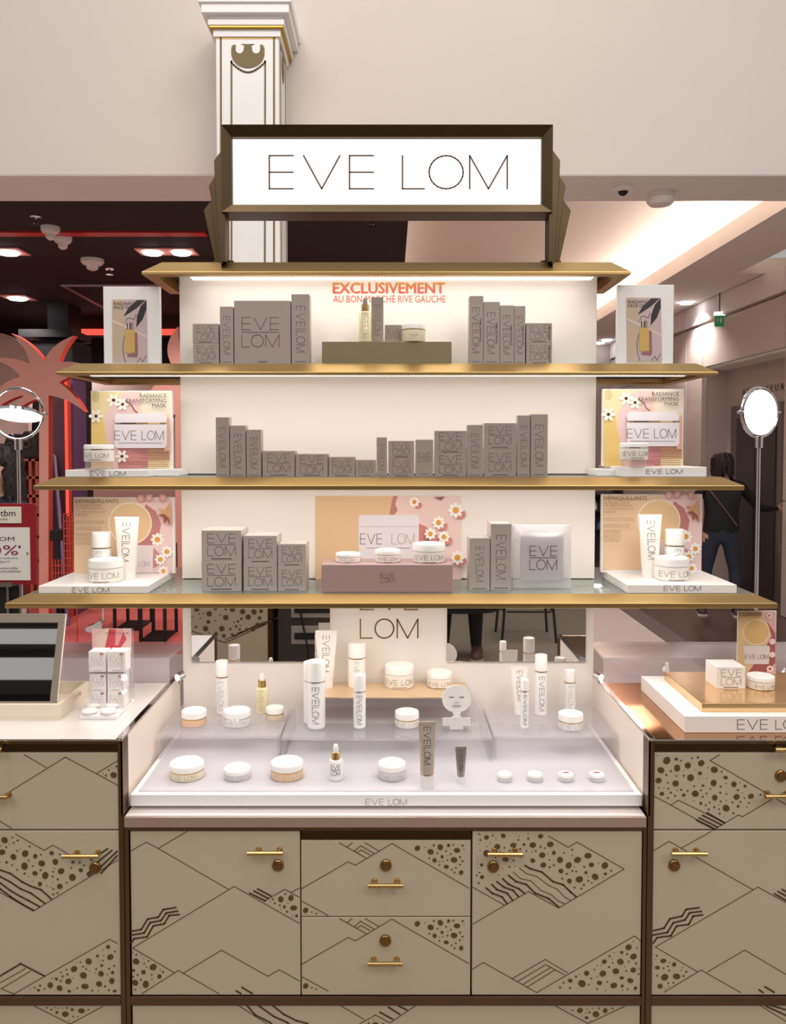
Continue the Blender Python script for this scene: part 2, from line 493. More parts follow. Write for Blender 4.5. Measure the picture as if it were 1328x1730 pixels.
# palmette motif
def ellp(cx, cy, rx, ry, a0, a1, n=14): return [(cx + rx * cos(radians(a0 + (a1 - a0) * i / n)), cy + ry * sin(radians(a0 + (a1 - a0) * i / n))) for i in range(n + 1)]
mot = ellp(419, 90, 28, 25, 180, 0, 20)[::-1]
mot = [(391, 92)] + ellp(419, 90, 28, 25, 180, 0, 20)[1:]
mot = ellp(419, 90, 28, 25, 0, 180, 20) + ellp(396, 84, 5, 8, 180, 300, 6) + ellp(405, 83, 7, 8, 180, 0, 8) + [(413, 76), (408, 75), (430, 75), (425, 76)] + ellp(433, 83, 7, 8, 180, 0, 8) + ellp(442, 84, 5, 8, 240, 360, 6)
mb = MB(); mb.prism_y([(P(x, y, YP).x, P(x, y, YP).z) for x, y in mot], YP - .005, YP + .001)
mb.build('palmette', M_olive, pil, smooth=False)
# side face lines
xs = px1
mb = MB()
for yy in (YP + .06, YP + dP - .07):
    mb.box(xs - .001, xs + .003, yy - .006, yy + .006, 0.4, Z(66, YP))
mb.box(xs - .001, xs + .003, YP + .06, YP + dP - .07, Z(70, YP), Z(66, YP))
mb.build('gilt_line', M_olive, pil, smooth=False)
mb = MB(); mb.sphere((xs, YP + dP / 2, Z(92, YP)), .09, sx=.06, sy=.7, sz=.95); mb.build('palmette', M_olive, pil)

# ------------------------------------------------------------------ ceiling devices on the soffit
def ceil_pt(px, py, z=ZS): return onZ(px, py, z)
p = ceil_pt(1052, 314)
t = empty('dome_camera', (p.x, p.y, ZS - .006), 'white dome security camera with dark lens under the beam', 'camera')
MB().lathe([(.07, 0), (.07, -.018), (.055, -.03), (.045, -.034)], p.x, p.y, ZS - .006, 28).build('base', M_plastic, t)
MB().sphere((p.x, p.y - .01, ZS - .035), .032).build('lens', M_black, t)
p = ceil_pt(1116, 324)
t = empty('smoke_detector', (p.x, p.y, ZS - .006), 'round white smoke detector fixed under the beam', 'detector')
MB().lathe([(.082, 0), (.082, -.03), (.086, -.032)], p.x, p.y, ZS - .006, 28).build('base', M_plastic, t)
MB().lathe([(.086, -.034), (.088, -.06), (.07, -.08), (.04, -.086)], p.x, p.y, ZS - .006, 28).build('sensor_head', M_plastic, t)

# dark shop ceiling fittings
def downlight(px, py, w_, h_, label, e=14, twin=False):
    p = ceil_pt(px, py)
    t = empty('downlight', (p.x, p.y, ZS), label, 'downlight', 'downlights in the charcoal ceiling')
    MB().box(p.x - w_ / 2, p.x + w_ / 2, p.y - h_ / 2, p.y + h_ / 2, ZS - .012, ZS).build('trim', M_coral, t, bevel=.003)
    for s in ((-.25, .25) if twin else (0,)):
        MB().lathe([(min(w_, h_) * .36, -.014), (min(w_, h_) * .3, -.03)], p.x + s * w_, p.y, ZS, 20).build('lamp', M_down, t)
    d = bpy.data.lights.new('downlight_beam', 'SPOT'); d.energy = 70; d.spot_size = radians(120); d.spot_blend = .6; d.color = (1, .93, .92); d.shadow_soft_size = .08
    o = bpy.data.objects.new('downlight_beam', d); col.objects.link(o); o.location = (p.x, p.y, ZS - .06)
downlight(14, 424, .28, .26, 'square recessed downlight beside the nearer red neon line')
downlight(282, 424, .5, .24, 'wide twin recessed downlight in the charcoal ceiling', twin=True)
downlight(30, 502, .30, .34, 'middle square downlight of the row in the charcoal ceiling')
downlight(110, 536, .30, .36, 'far square downlight before the black column')
def neon_line(p0, p1, r, label):
    o = MB().tube([p0, p1], r, 8).build('neon_tube', M_neon, origin=p0)
    return tag(o, label, 'neon tube')
a, b = ceil_pt(-60, 395), ceil_pt(352, 393)
yl = (a.y + b.y) / 2
neon_o = MB().box(-4.6, -1.45, yl - .06, yl + .06, ZS - .012, ZS).build('ceiling_stripe', mat('red_gloss_stripe', (200, 44, 40), .35), origin=(-3, yl, ZS))
tag(neon_o, 'glossy red stripe crossing the charcoal ceiling', 'stripe')
p0, p1 = P(124, 561, 10.5), P(330, 561, 10.5)
neon_line(p0, p1, .04, 'horizontal red neon tube on the dark back wall')
MB().box(p0.x - .03, p1.x + .03, 10.54, 10.64, p0.z - .05, ZS).build('bracket', M_darkwall, bpy.data.objects['neon_tube'])
# thin lilac frame on the ceiling
fa, fb, fc = ceil_pt(105, 480), ceil_pt(300, 480), ceil_pt(176, 518)
mb = MB(); mb.tube([fc - Vector((0, 0, .01)), fa - Vector((0, 0, .01)), fb - Vector((0, 0, .01))], .018, 6)
tag(mb.build('ceiling_track', mat('lilac_metal', (170, 150, 160), .4, .4), origin=fa), 'thin pale pinkish track bent at a corner on the charcoal ceiling', 'track')
def round_dev(px, py, r, name, label, cat):
    p = ceil_pt(px, py)
    t = empty(name, (p.x, p.y, ZS), label, cat)
    MB().lathe([(r, 0), (r, -.03), (r * .8, -.05)], p.x, p.y, ZS, 20).build('base', M_plastic, t)
    MB().lathe([(r * .55, -.05), (r * .5, -.085), (r * .25, -.1)], p.x, p.y, ZS, 20).build('sensor', M_plastic, t)
round_dev(85, 383, .07, 'ceiling_speaker', 'small white domed device ahead of the red stripe on charcoal ceiling', 'device')
round_dev(106, 400, .07, 'ceiling_sensor', 'small white sensor with dark slots just past the red ceiling stripe', 'device')
round_dev(156, 438, .10, 'fire_detector', 'round pale pinkish fire detector on the charcoal ceiling', 'detector')
def sprinkler(px, py, label):
    p = ceil_pt(px, py)
    t = empty('sprinkler', (p.x, p.y, ZS), label, 'sprinkler')
    MB().lathe([(.012, 0), (.012, -.05)], p.x, p.y, ZS, 10).build('stem', M_chrome, t)
    MB().lathe([(.03, -.05), (.035, -.056)], p.x, p.y, ZS, 14).build('deflector', M_chrome, t)
    MB().lathe([(.045, 0), (.04, -.008)], p.x, p.y, ZS, 14).build('flange', M_chrome, t)
sprinkler(60, 367, 'sprinkler head ahead of the red ceiling stripe')
sprinkler(185, 454, 'sprinkler head beside the round fire detector')
sprinkler(628, 369, 'sprinkler head on charcoal ceiling behind the lit shop sign')
# dark duct behind the sign
o = MB().box(X(505, 9, 400), X(600, 9, 400), 9, 10.2, Z(446, 9), ZS).build('ceiling_duct', mat('duct_black', (30, 30, 33), .6), origin=(X(550, 9), 9.5, ZS - .3), bevel=.01)
tag(o, 'black boxed duct hanging from charcoal ceiling behind the sign', 'duct')

# exit sign and small downlights on the right soffit
p = P(1216, 540, 9.0)
t = empty('exit_sign', p, 'small green illuminated exit sign hanging beside the pink wall', 'exit sign')
MB().box(p.x - .05, p.x + .05, 9.0, 9.02, p.z - .075, p.z + .045).build('face', mat('exit_green', (40, 110, 70), .4, emit=.5), t)
MB().box(p.x - .055, p.x + .055, 8.99, 9.03, p.z + .045, p.z + .085).build('housing', mat('exit_lamp', (225, 240, 235), .4, emit=1.5), t)
MB().tube([(p.x, 9.01, p.z + .08), (p.x, 9.01, ZS)], .006, 6).build('rod', M_black, t)
mb = MB(); mb.box(p.x + .004, p.x + .02, 8.994, 9.0, p.z - .03, p.z + .0).box(p.x + .008, p.x + .018, 8.994, 9.0, p.z + .002, p.z + .014).box(p.x - .035, p.x - .01, 8.994, 9.0, p.z - .01, p.z + .0).box(p.x - .035, p.x - .03, 8.994, 9.0, p.z - .03, p.z + .02)
mb.build('pictogram', M_plastic, t, smooth=False)
for (a, b, lb) in ((1149, 559, 'small round downlight near the pink wall on the pale soffit'), (1025, 574, 'small round downlight far down the pale soffit'), (1013, 585, 'tiny far downlight beside the shelving panel on the pale soffit')):
    p = ceil_pt(a, b)
    if p.x > 3.6: p = Vector((3.45, 9.6, ZS))          # keep it on the soffit, in front of the pink wall
    if p.y > 13.4: p = Vector((p.x * 13.35 / p.y, 13.35, ZS))
    t = empty('spot_downlight', (p.x, p.y, ZS if p.x > 2.77 else ZS), lb, 'downlight')
    MB().lathe([(.07, 0), (.07, -.02)], p.x, p.y, ZS, 18).build('lamp', M_down, t)
    if p.y < 10:
        d = bpy.data.lights.new('downlight_beam', 'SPOT'); d.energy = 90; d.spot_size = radians(130); d.spot_blend = .7; d.color = (1, .93, .88); d.shadow_soft_size = .06
        o = bpy.data.objects.new('downlight_beam', d); col.objects.link(o); o.location = (p.x, p.y, ZS - .05)
    if p.x < 2.77: MB().lathe([(.03, 0), (.03, .36)], p.x, p.y, ZS, 10).build('stem', M_plastic, t)

# ------------------------------------------------------------------ coral shop, left background
def cut(name, pts, Y, th, m, label, cat, parent=None, group=None, medge=None):
    q = [(P(x, y, Y).x, P(x, y, Y).z) for x, y in pts]
    mb = MB(); n = len(q)
    a = sum(q[i][0] * q[(i + 1) % n][1] - q[(i + 1) % n][0] * q[i][1] for i in range(n))
    if a < 0: q = q[::-1]
    mb.m = 0
    mb.add([(x, Y, z) for x, z in q] + [(x, Y + th, z) for x, z in q], [list(range(n)), list(range(2 * n - 1, n - 1, -1))])
    mb.m = 1; b = len(mb.v) - 2 * n
    for i in range(n):
        mb.f.append([b + i, b + i + n, b + (i + 1) % n + n, b + (i + 1) % n]); mb.c.append(None); mb.mi.append(1)
    o = mb.build(name, [m, medge or m], parent, origin=None if parent else (q[0][0], Y, min(z for x, z in q)), smooth=False)
    if label: tag(o, label, cat, group)
    return o
def curve(p0, p1, p2, n=8):
    return [((1 - t) ** 2 * p0[0] + 2 * t * (1 - t) * p1[0] + t * t * p2[0], (1 - t) ** 2 * p0[1] + 2 * t * (1 - t) * p1[1] + t * t * p2[1]) for t in [i / n for i in range(n + 1)]]
yf = Z(1045, 7.5)
def fl(Y): return HY + F * CZ / Y      # approx floor row at depth Y
palm = [(66, fl(7.0)), (66, 674)] + curve((66, 674), (45, 676), (22, 700)) + curve((22, 700), (30, 680), (40, 668)) + curve((40, 668), (10, 672), (-30, 710)) \
    + curve((-30, 710), (-12, 645), (34, 637)) + curve((34, 637), (20, 612), (-25, 606)) + curve((-25, 606), (20, 600), (50, 614)) + curve((50, 614), (42, 580), (18, 563)) \
    + curve((18, 563), (52, 575), (74, 609)) + curve((74, 609), (90, 578), (125, 567)) + curve((125, 567), (105, 590), (99, 612)) + curve((99, 612), (130, 608), (160, 622)) \
    + curve((160, 622), (125, 630), (100, 646)) + curve((100, 646), (128, 665), (143, 696)) + curve((143, 696), (115, 672), (82, 668)) + [(82, fl(7.0))]
cut('palm_cutout', palm, 7.0, .09, M_coral, 'large flat coral palm tree cutout behind the round mirror', 'palm cutout', medge=M_corald)
palm2 = [(296, fl(8.0)), (296, 700)] + curve((296, 700), (285, 706), (280, 730)) + curve((280, 730), (272, 690), (292, 668)) + curve((292, 668), (270, 660), (250, 676)) + curve((250, 676), (255, 640), (290, 640)) \
    + curve((290, 640), (268, 620), (236, 632)) + curve((236, 632), (255, 605), (292, 620)) + curve((292, 620), (270, 585), (300, 552)) + curve((300, 552), (302, 590), (318, 615)) + curve((318, 615), (330, 580), (360, 575)) + curve((360, 575), (345, 610), (335, 640)) + [(330, 700), (316, 700), (316, fl(8.0))]
cut('palm_cutout', palm2, 8.0, .09, M_coral, 'coral palm tree cutout half hidden behind the shelving panel', 'palm cutout', medge=M_corald)
# pale arched panels added to stand in for the lit area beyond
M_arch = mat('pale_backdrop', (250, 226, 212), .8)
arch1 = [(-60, 1000), (-60, 600)] + [(-8 + 66 * sin(a), 640 - 78 * cos(a)) for a in [radians(-40 + 10 * i) for i in range(17)]] + [(48, 720), (48, 1000)]
cut('glow_stand_in', arch1, 10.5, .1, M_arch, 'pale pink arch panel added for the lit area behind the big coral palm', 'backdrop')
arch2 = [(112, 952), (112, 652), (140, 626), (200, 610), (260, 640), (330, 650), (330, 952)]
cut('glow_stand_in', arch2, 11.0, .1, M_arch, 'pale panel added for the lit wall between column and mask poster', 'backdrop')
o = MB().box(X(135, 10.2), X(152, 10.2), 10.2, 10.6, Z(810, 10.2), Z(735, 10.2)).build('slatted_screen', mat('dark_slat', (60, 48, 42), .6), origin=(X(140, 10.2), 10.3, Z(810, 10.2)))
tag(o, 'small dark slatted screen before the pale backdrop', 'screen')
for k in range(6):
    MB().box(X(136 + k * 2.6, 10.2), X(137.4 + k * 2.6, 10.2), 10.16, 10.2, Z(810, 10.2), Z(737, 10.2)).build('slat', mat('pale_slat', (190, 160, 130), .6), o)
MB().box(X(135, 10.2), X(152, 10.2), 10.25, 10.55, 0, Z(810, 10.2)).build('base', M_plastic, o)
# columns
t = empty('column', (X(100, 7.6), 7.7, 0), 'dark maroon square column beside the coral palm trunk', 'column')
MB().box(X(83, 7.6), X(113, 7.6), 7.6, 7.95, 0, Z(640, 7.6)).build('shaft', mat('maroon_column', (92, 62, 68), .5, var=.1), t, bevel=.01)
MB().box(X(113, 7.6), X(125, 7.6), 7.62, 7.95, 0, Z(640, 7.6)).build('side_strip', mat('violet_strip', (104, 72, 108), .5), t)
o = MB().tube([(X(113, 7.5), 7.52, Z(872, 7.5)), (X(113, 7.5), 7.52, Z(640, 7.5))], .014, 8).build('neon_tube', M_neon, origin=(X(113, 7.5), 7.52, Z(872, 7.5)))
tag(o, 'vertical red neon tube on the maroon column', 'neon tube')
MB().box(X(113, 7.5) - .015, X(113, 7.5) + .015, 7.53, 7.6, 0, Z(640, 7.5)).build('mount', M_corald, o)
t = empty('column', (X(90, 9.5), 9.7, 0), 'black column with a projecting beam behind the palm leaves', 'column')
MB().box(X(60, 9.5), X(127, 9.5), 9.5, 10.1, 0, Z(575, 9.5)).build('shaft', M_black, t)
MB().box(X(40, 9.5), X(127, 9.5), 9.45, 10.1, Z(570, 9.5), Z(557, 9.5)).build('beam', M_black, t)
MB().box(X(80, 9.5), X(115, 9.5), 9.6, 10.0, Z(557, 9.5), ZS).build('neck', M_black, t)
# coral cabinet with bags on top
Yc = 8.2
t = empty('bag_cabinet', (X(38, Yc), Yc, 0), 'coral open shelving with dark bags on top, behind the curly haired woman', 'shelving')
xa, xb, zt = X(8, Yc), X(66, Yc), Z(775, Yc)
M_cc = mat('coral_wood', (196, 104, 84), .6)
MB().box(xa, xb, Yc + .3, Yc + .34, 0, zt).build('back_panel', M_redwall, t)
for q in (xa, X(50, Yc), xb - .03): MB().box(q, q + .03, Yc, Yc + .3, 0, zt).build('side_panel', M_cc, t)
for yy in (775, 805, 836, 868, 905, 945):
    MB().box(xa, xb, Yc, Yc + .3, Z(yy, Yc) - .025, Z(yy, Yc)).build('shelf', M_cc, t)
MB().box(X(22, Yc), X(44, Yc), Yc - .12, Yc, Z(815, Yc), Z(780, Yc)).build('hanging_towel', mat('dark_cloth', (60, 44, 44), .8), t, bevel=.02)
M_bag = mat('black_leather', (34, 32, 36), .4, bump=.3)
def bag(pxa, pxb, ya, label, m=M_bag):
    t = empty('bag', (X((pxa + pxb) / 2, Yc + .15), Yc + .15, zt), label, 'bag')
    x0, x1, z1 = X(pxa, Yc + .05), X(pxb, Yc + .05), Z(ya, Yc + .05)
    pr = [(x0, zt), (x0 - .005, zt + (z1 - zt) * .6), (x0 + (x1 - x0) * .2, z1 - .02), (x0 + (x1 - x0) * .5, z1), (x0 + (x1 - x0) * .8, z1 - .015), (x1 + .005, zt + (z1 - zt) * .55), (x1, zt)]
    MB().prism_y(pr, Yc + .04, Yc + .26).build('body', m, t, bevel=.02)
    cx = (x0 + x1) / 2; r = (x1 - x0) * .22
    MB().torus((cx, Yc + .03, zt + (z1 - zt) * .5), r, .008, 'y', 20, 6).build('strap', mat('brown_strap', (96, 74, 66), .5), t)
bag(10, 32, 732, 'black bag standing left of the brown strapped bag on coral shelving')
bag(36, 62, 727, 'dark backpack with looped brown strap on coral shelving', mat('dark_brown_leather', (48, 36, 36), .45))
# leaning narrow mirror
Ym = 7.4
M_lil = mat('lilac_frame', (128, 112, 138), .35, .5)
q0, q1 = P(84, 770, Ym + .35), onZ(106, fl(Ym), 0.0)
t = empty('leaning_mirror', (q1.x, Ym, 0), 'narrow lilac framed mirror leaning on the maroon column', 'mirror')
tl, trr, bl, br = Vector((X(77, 7.58), 7.56, Z(770, 7.58))), Vector((X(96, 7.58), 7.56, Z(770, 7.58))), Vector((X(92, 7.2), 7.2, 0)), Vector((X(112, 7.2), 7.2, 0))
for a, b in ((tl, bl), (trr, br), (tl, trr), (bl, br)):
    MB().tube([a, b], .018, 6).build('frame_bar', M_lil, t)
mid = (tl + bl) / 2 * .45 + tl * .55
MB().add([tl, trr, br, bl], [(0, 1, 2, 3)]).build('glass', mat('dark_glass', (70, 50, 60), .08, .9), t, smooth=False)
o = MB().box(X(92, 7.0), X(111, 7.0), 6.9, 7.05, Z(912, 7.0), Z(894, 7.0)).build('price_cube', M_black, origin=(X(100, 7.0), 7.0, 0), bevel=.008)
MB().tube([(X(101, 7.0), 6.98, Z(912, 7.0)), (X(101, 7.0), 6.98, 0)], .008, 6).build('post', M_black, o)
tag(o, 'black cube on a thin post in front of the leaning mirror', 'display post')
# red wire grid
Yg = 6.6
t = empty('wire_grid', (X(118, Yg), Yg, 0), 'red wire grid panel left of the cleanser poster', 'wire grid')
x0, x1, z1 = X(88, Yg), X(128, Yg), Z(868, Yg)
n = 0
for k in range(9):
    x = x0 + (x1 - x0) * k / 8
    MB().box(x - .004, x + .004, Yg - .004, Yg + .004, 0 if k in (0, 8) else .35, z1 if k > 3 else Z(945, Yg)).build('wire', M_corald, t)
for k in range(18):
    z = z1 - .06 * k
    if z < .3: break
    MB().box(x0 if z < Z(945, Yg) else x0 + (x1 - x0) * .5, x1, Yg - .012, Yg - .004, z - .004, z + .004).build('wire', M_corald, t)
# brick red partition, black frames and chrome foot
o = structure('wall_partition', MB().box(X(180, 8.2), X(340, 8.2), 8.2, 8.35, 0, Z(880, 8.2)), M_redwall)
def rack(pxs, Y, ybot, label, d=.35):
    a, b = X(pxs[0], Y), X(pxs[1], Y)
    t = empty('display_rack', ((a + b) / 2, Y, 0), label, 'rack')
    z1 = Z(930, Y)
    for x in (a, b):
        for y in (Y, Y + d):
            MB().box(x - .012, x + .012, y - .012, y + .012, 0, z1).build('leg', M_black, t)
    MB().box(a, b, Y, Y + d, 0.0, .015).build('base_plate', M_black, t)
    MB().box(a - .012, b + .012, Y - .012, Y + d + .012, z1, z1 + .02).build('top_plate', M_black, t)
rack((192, 234), 7.0, 1085, 'black slim metal display rack nearer the chrome mannequin foot')
rack((236, 277), 6.6, 1090, 'black slim metal display rack nearer the white shelving panel')
p = P(160, 1062, 6.3)
t = empty('mannequin_foot', (p.x, 6.3, 0), 'chrome mannequin foot on a thin pole above the coral floor', 'mannequin foot')
foot = [(145, 1062), (147, 1058), (160, 1053), (170, 1046), (174, 1049), (175, 1060), (170, 1066), (158, 1068), (147, 1067)]
cutf = [(P(x, y, 6.3).x, P(x, y, 6.3).z) for x, y in foot]
MB().prism_y(cutf, 6.27, 6.36).build('foot', M_chrome, t, bevel=.012)
MB().tube([(X(172, 6.3), 6.31, Z(1048, 6.3)), (X(172, 6.3), 6.31, Z(985, 6.3))], .009, 8).build('pole', M_chrome, t)
MB().tube([(X(170, 6.3), 6.31, Z(1062, 6.3)), (X(170, 6.3), 6.31, 0)], .009, 8).build('support', M_chrome, t)
MB().lathe([(.09, 0), (.09, .012)], X(170, 6.3), 6.31, 0, 20).build('base', M_chrome, t)
# far fittings right of the shelving
t = empty('far_shelving', (X(1025, 11), 11, 0), 'distant dark shelving with small blue goods beside the panel', 'shelving')
for k, yy in enumerate((834, 862, 895)):
    MB().box(X(990, 11), X(1050, 11), 11, 11.4, Z(yy, 11) - .02, Z(yy, 11)).build('shelf', M_black, t)
for xx in (992, 1048): MB().box(X(xx, 11), X(xx, 11) + .04, 11.02, 11.4, 0, Z(825, 11)).build('upright', M_black, t)
MB().box(X(992, 11), X(1048, 11), 11.38, 11.42, 0, Z(825, 11)).build('back_panel', mat('dusk_back', (96, 84, 88), .7), t)
random.seed(3)
gc = [mat('good_blue', (90, 110, 150), .4), mat('good_white', (220, 220, 225), .4), mat('good_black', (40, 40, 46), .4)]
for k in range(14):
    xx = 1002 + 6.4 * (k % 7); sh = (862, 895)[k // 7]
    x = X(xx, 11); hz = random.uniform(.09, .16)
    o = MB().lathe([(.03, 0), (.03, hz * .7), (.014, hz * .8), (.014, hz)], x, 11.12, Z(sh, 11), 12).build('bottle', gc[k % 3], origin=(x, 11.12, Z(sh, 11)))
    tag(o, 'tiny %s bottle on the %s distant dark shelf beside the panel' % (('blue', 'white', 'black')[k % 3], ('middle', 'bottom')[k // 7]), 'bottle', 'tiny %s bottles on the %s distant shelf' % (('blue', 'white', 'black')[k % 3], ('middle', 'bottom')[k // 7]))

# ------------------------------------------------------------------ cabinets
YF = 1.55                                   # front plane of the cabinets
M_door = mat('cream_lacquer_door', (196, 184, 158), 0.38, var=0.05, scale=5, coat=.15)
M_etch = mat('bronze_etching', (112, 90, 56), 0.45, 0.5, var=0.15, scale=60)
M_etchl = mat('bronze_etched_line', (92, 74, 48), 0.5, 0.4)
M_cream = mat('cream_side_panel', (246, 231, 218), 0.4, var=0.02)
M_ctop = mat('white_counter_top', (228, 220, 215), 0.18, var=0.01)
M_pinkedge = mat('blush_metal_edge', (196, 172, 158), 0.35, 0.6)
M_amber = mat('amber_mirror_top', (186, 136, 92), 0.10, 0.92)
def fx(px, py=1500): return P(px, py, YF).x
def fz(py): return Z(py, YF)
def door(parent, name, x0, x1, y0, y1, lines=(), thick=(), dots=(), seed=1, hd=None, lock=None, th=.02):
    """a lacquered front with etched artwork; pixel rectangle on the front plane"""
    o = MB().box(fx(x0), fx(x1), YF, YF + th, fz(y1), fz(y0)).build(name, M_door, parent, bevel=.0012)
    items = [(l, 1.25) for l in lines] + [(l, 2.9) for l in thick]
    def bb(l): return [min(p[0] for p in l) - 7, max(p[0] for p in l) + 7, min(p[1] for p in l) - 7, max(p[1] for p in l) + 7]
    clus = []
    for it in items:
        b = bb(it[0]); hit = [c for c in clus if any(not (b[1] < d[0] or d[1] < b[0] or b[3] < d[2] or d[3] < b[2]) for d in c[1])]
        new = ([it], [b])
        for c in hit:
            new[0].extend(c[0]); new[1].extend(c[1]); clus.remove(c)
        clus.append(new)
    for its, _ in clus:
        mb = MB()
        for l, t in its:
            for q in ribbons([l], t):
                mb.add([P(x, y, YF - .0006) for x, y in q], [(0, 1, 2, 3)])
        mb.build('etched_lines', M_etchl, o, smooth=False)
    rnd = random.Random(seed)
    for poly in dots:
        mb = MB()
        xs = [p[0] for p in poly]; ys = [p[1] for p in poly]
        placed = []
        area_ = (max(xs) - min(xs)) * (max(ys) - min(ys))
        for r0, tries in ((6.2, 90), (4.6, 120), (3.2, 160), (1.9, 260), (1.1, 160)):
            for _ in range(tries):
                x, y = rnd.uniform(min(xs), max(xs)), rnd.uniform(min(ys), max(ys))
                r = r0 * rnd.uniform(.85, 1.1)
                inside = False; n = len(poly); dmin = 1e9
                for i in range(n):
                    (ax, ay), (bx, by) = poly[i], poly[(i + 1) % n]
                    if (ay > y) != (by > y) and x < (bx - ax) * (y - ay) / (by - ay) + ax: inside = not inside
                    L2 = (bx - ax) ** 2 + (by - ay) ** 2 or 1
                    tt = max(0, min(1, ((x - ax) * (bx - ax) + (y - ay) * (by - ay)) / L2))
                    dmin = min(dmin, math.hypot(x - ax - tt * (bx - ax), y - ay - tt * (by - ay)))
                if not inside or dmin < r + 1.2: continue
                gap = 5.2 if r0 > 3 else 3.0
                if any(math.hypot(x - a, y - b) < r + c + gap for a, b, c in placed): continue
                placed.append((x, y, r))
        for x, y, r in placed:
            e = rnd.uniform(.8, 1.05); ph = rnd.uniform(0, 6)
            q = [(x + .9 * r * cos(2 * pi * k / 14) * (1 + .07 * sin(4 * pi * k / 14 + ph)), y + .9 * r * e * sin(2 * pi * k / 14) * (1 + .07 * sin(4 * pi * k / 14 + ph))) for k in range(14)]
            mb.add([P(a, b, YF - .0008) for a, b in q], [list(range(13, -1, -1))])
        if mb.v: mb.build('etched_dots', M_etch, o, smooth=False)
    if hd:
        xa, xb, y = hd[:3]; up = hd[3] if len(hd) > 3 else -8
        zb = Z(y, YF - .03); hx = lambda q: P(q, y, YF - .03).x
        mb = MB().tube([(hx(xa), YF - .03, zb), (hx(xb), YF - .03, zb)], .0042, 12)
        for k in (.25, .85) if up != -9 else (.17, .84):
            x = hx(xa + (xb - xa) * k)
            mb.tube([(x, YF - .03, zb), (x, YF + .001, fz(y + up))], .0032, 8)
            mb.tube([(x, YF - .004, fz(y + up)), (x, YF + .001, fz(y + up))], .0058, 12)
        mb.build('handle', M_brass, o)
    if lock:
        x, z = fx(lock[0]), fz(lock[1])
        def ringy(prof, mm, nm):
            MB().rings([[(x + r * cos(2 * pi * k / 20), YF - d, z + r * sin(2 * pi * k / 20)) for k in range(20)] for r, d in prof]).build(nm, mm, o)
        mb = MB().rings([[(x + r * cos(2 * pi * k / 24), YF - d, z + r * sin(2 * pi * k / 24)) for k in range(24)] for r, d in ((.0112, -.001), (.0112, .004), (.0095, .006), (.0075, .006), (.0068, .009), (.001, .0092))])
        mb.box(x - .0012, x + .0012, YF - .0098, YF - .009, z - .006, z + .004)
        mb.build('lock', mat('aged_brass_lock', (150, 116, 70), .3, 1.0), o)
    return o
def zz(o, s, *polys): return [[(o[0] + x / s, o[1] + y / s) for x, y in p] for p in polys]

def frame_bar(parent, x0, x1, y0, y1, m=None, d0=-.004, d1=.03):
    return MB().box(fx(x0), fx(x1), YF + d0, YF + d1, fz(y1), fz(y0)).build('frame_bar', m or M_frame, parent, bevel=.001)

# --- centre cabinet
ZC = fz(1378)                                # worktop level of the centre bay
YPANEL = 1.98
cab = empty('drawer_cabinet', (fx(652), YF + .2, 0), 'middle low cabinet with two doors flanking two stacked drawers', 'cabinet', 'etched cream lacquer cabinets')
MB().box(fx(214), fx(1089), YF + .022, YPANEL - .003, 0.06, fz(1397)).build('body', M_bronzed, cab)
MB().box(fx(222), fx(1085), YF + .04, YPANEL - .01, 0, .06).build('plinth', M_black, cab)
frame_bar(cab, 212, 219, 1396, 2160); frame_bar(cab, 1085, 1091, 1396, 2160)
frame_bar(cab, 219, 1085, 1396, 1402); frame_bar(cab, 219, 1085, 1682, 1697)
frame_bar(cab, 509, 795, 1404, 1418, M_bronzed, d0=.0)
frame_bar(cab, 219, 1085, 2090, 2160)
A, s = (200, 1380), 4.15
door(cab, 'door', 221, 507, 1404, 1681,
     zz(A, s, [(85, 240), (195, 178), (280, 222), (770, 508)], [(285, 218), (485, 100)], [(100, 920), (812, 488), (1270, 748)], [(1022, 590), (1168, 508), (1270, 565)], [(1210, 530), (1270, 500)],
        [(100, 920), (390, 1092)], [(165, 1240), (420, 1077), (705, 1240)], [(455, 1097), (722, 935), (1048, 1118), (1128, 1072), (1270, 1152)]),
     zz(A, s, [(90, 803), (160, 790), (205, 717), (280, 703), (315, 650), (405, 636)], [(90, 830), (180, 815), (222, 742), (298, 728), (335, 675), (418, 660)], [(90, 885), (110, 855), (200, 842), (245, 765), (322, 750), (355, 692), (428, 685)],
        [(975, 505), (1070, 555)], [(950, 520), (1050, 572)], [(920, 535), (1030, 590)], [(865, 1195), (940, 1240)], [(825, 1220), (860, 1240)]),
     zz(A, s, [(1030, 592), (1168, 512), (1268, 568), (1268, 740)], [(88, 925), (110, 930), (370, 1092), (170, 1230), (88, 1230)]), 1,
     hd=(418, 478, 1442, -7), lock=(470, 1461))
A, s = (490, 1380), 4.15
for k, (dy, y0, y1, nm) in enumerate(((0, 1420, 1548, 'drawer'), (530, 1550, 1681, 'drawer'))):
    sh = lambda pl: [[(x, y + dy) for x, y in p] for p in pl]
    door(cab, nm, 509, 795, y0, y1,
         zz(A, s, *sh([[(75, 508), (408, 315), (458, 340), (715, 187), (1255, 500)], [(345, 182), (535, 290)], [(400, 212), (437, 182)], [(448, 243), (495, 203), (590, 258)], [(472, 250), (498, 232), (562, 268)], [(525, 182), (622, 238)], [(80, 590), (268, 692)]])),
         (), zz(A, s, *sh([[(770, 178), (1230, 178), (1230, 450), (1180, 440)], [(84, 606), (245, 692), (84, 692)]])), 5,
         hd=((622, 681, 1497, -9) if k == 0 else (621, 680, 1629, -9)), lock=((652, 1461) if k == 0 else (651, 1588)))
A, s = (780, 1380), 4.024
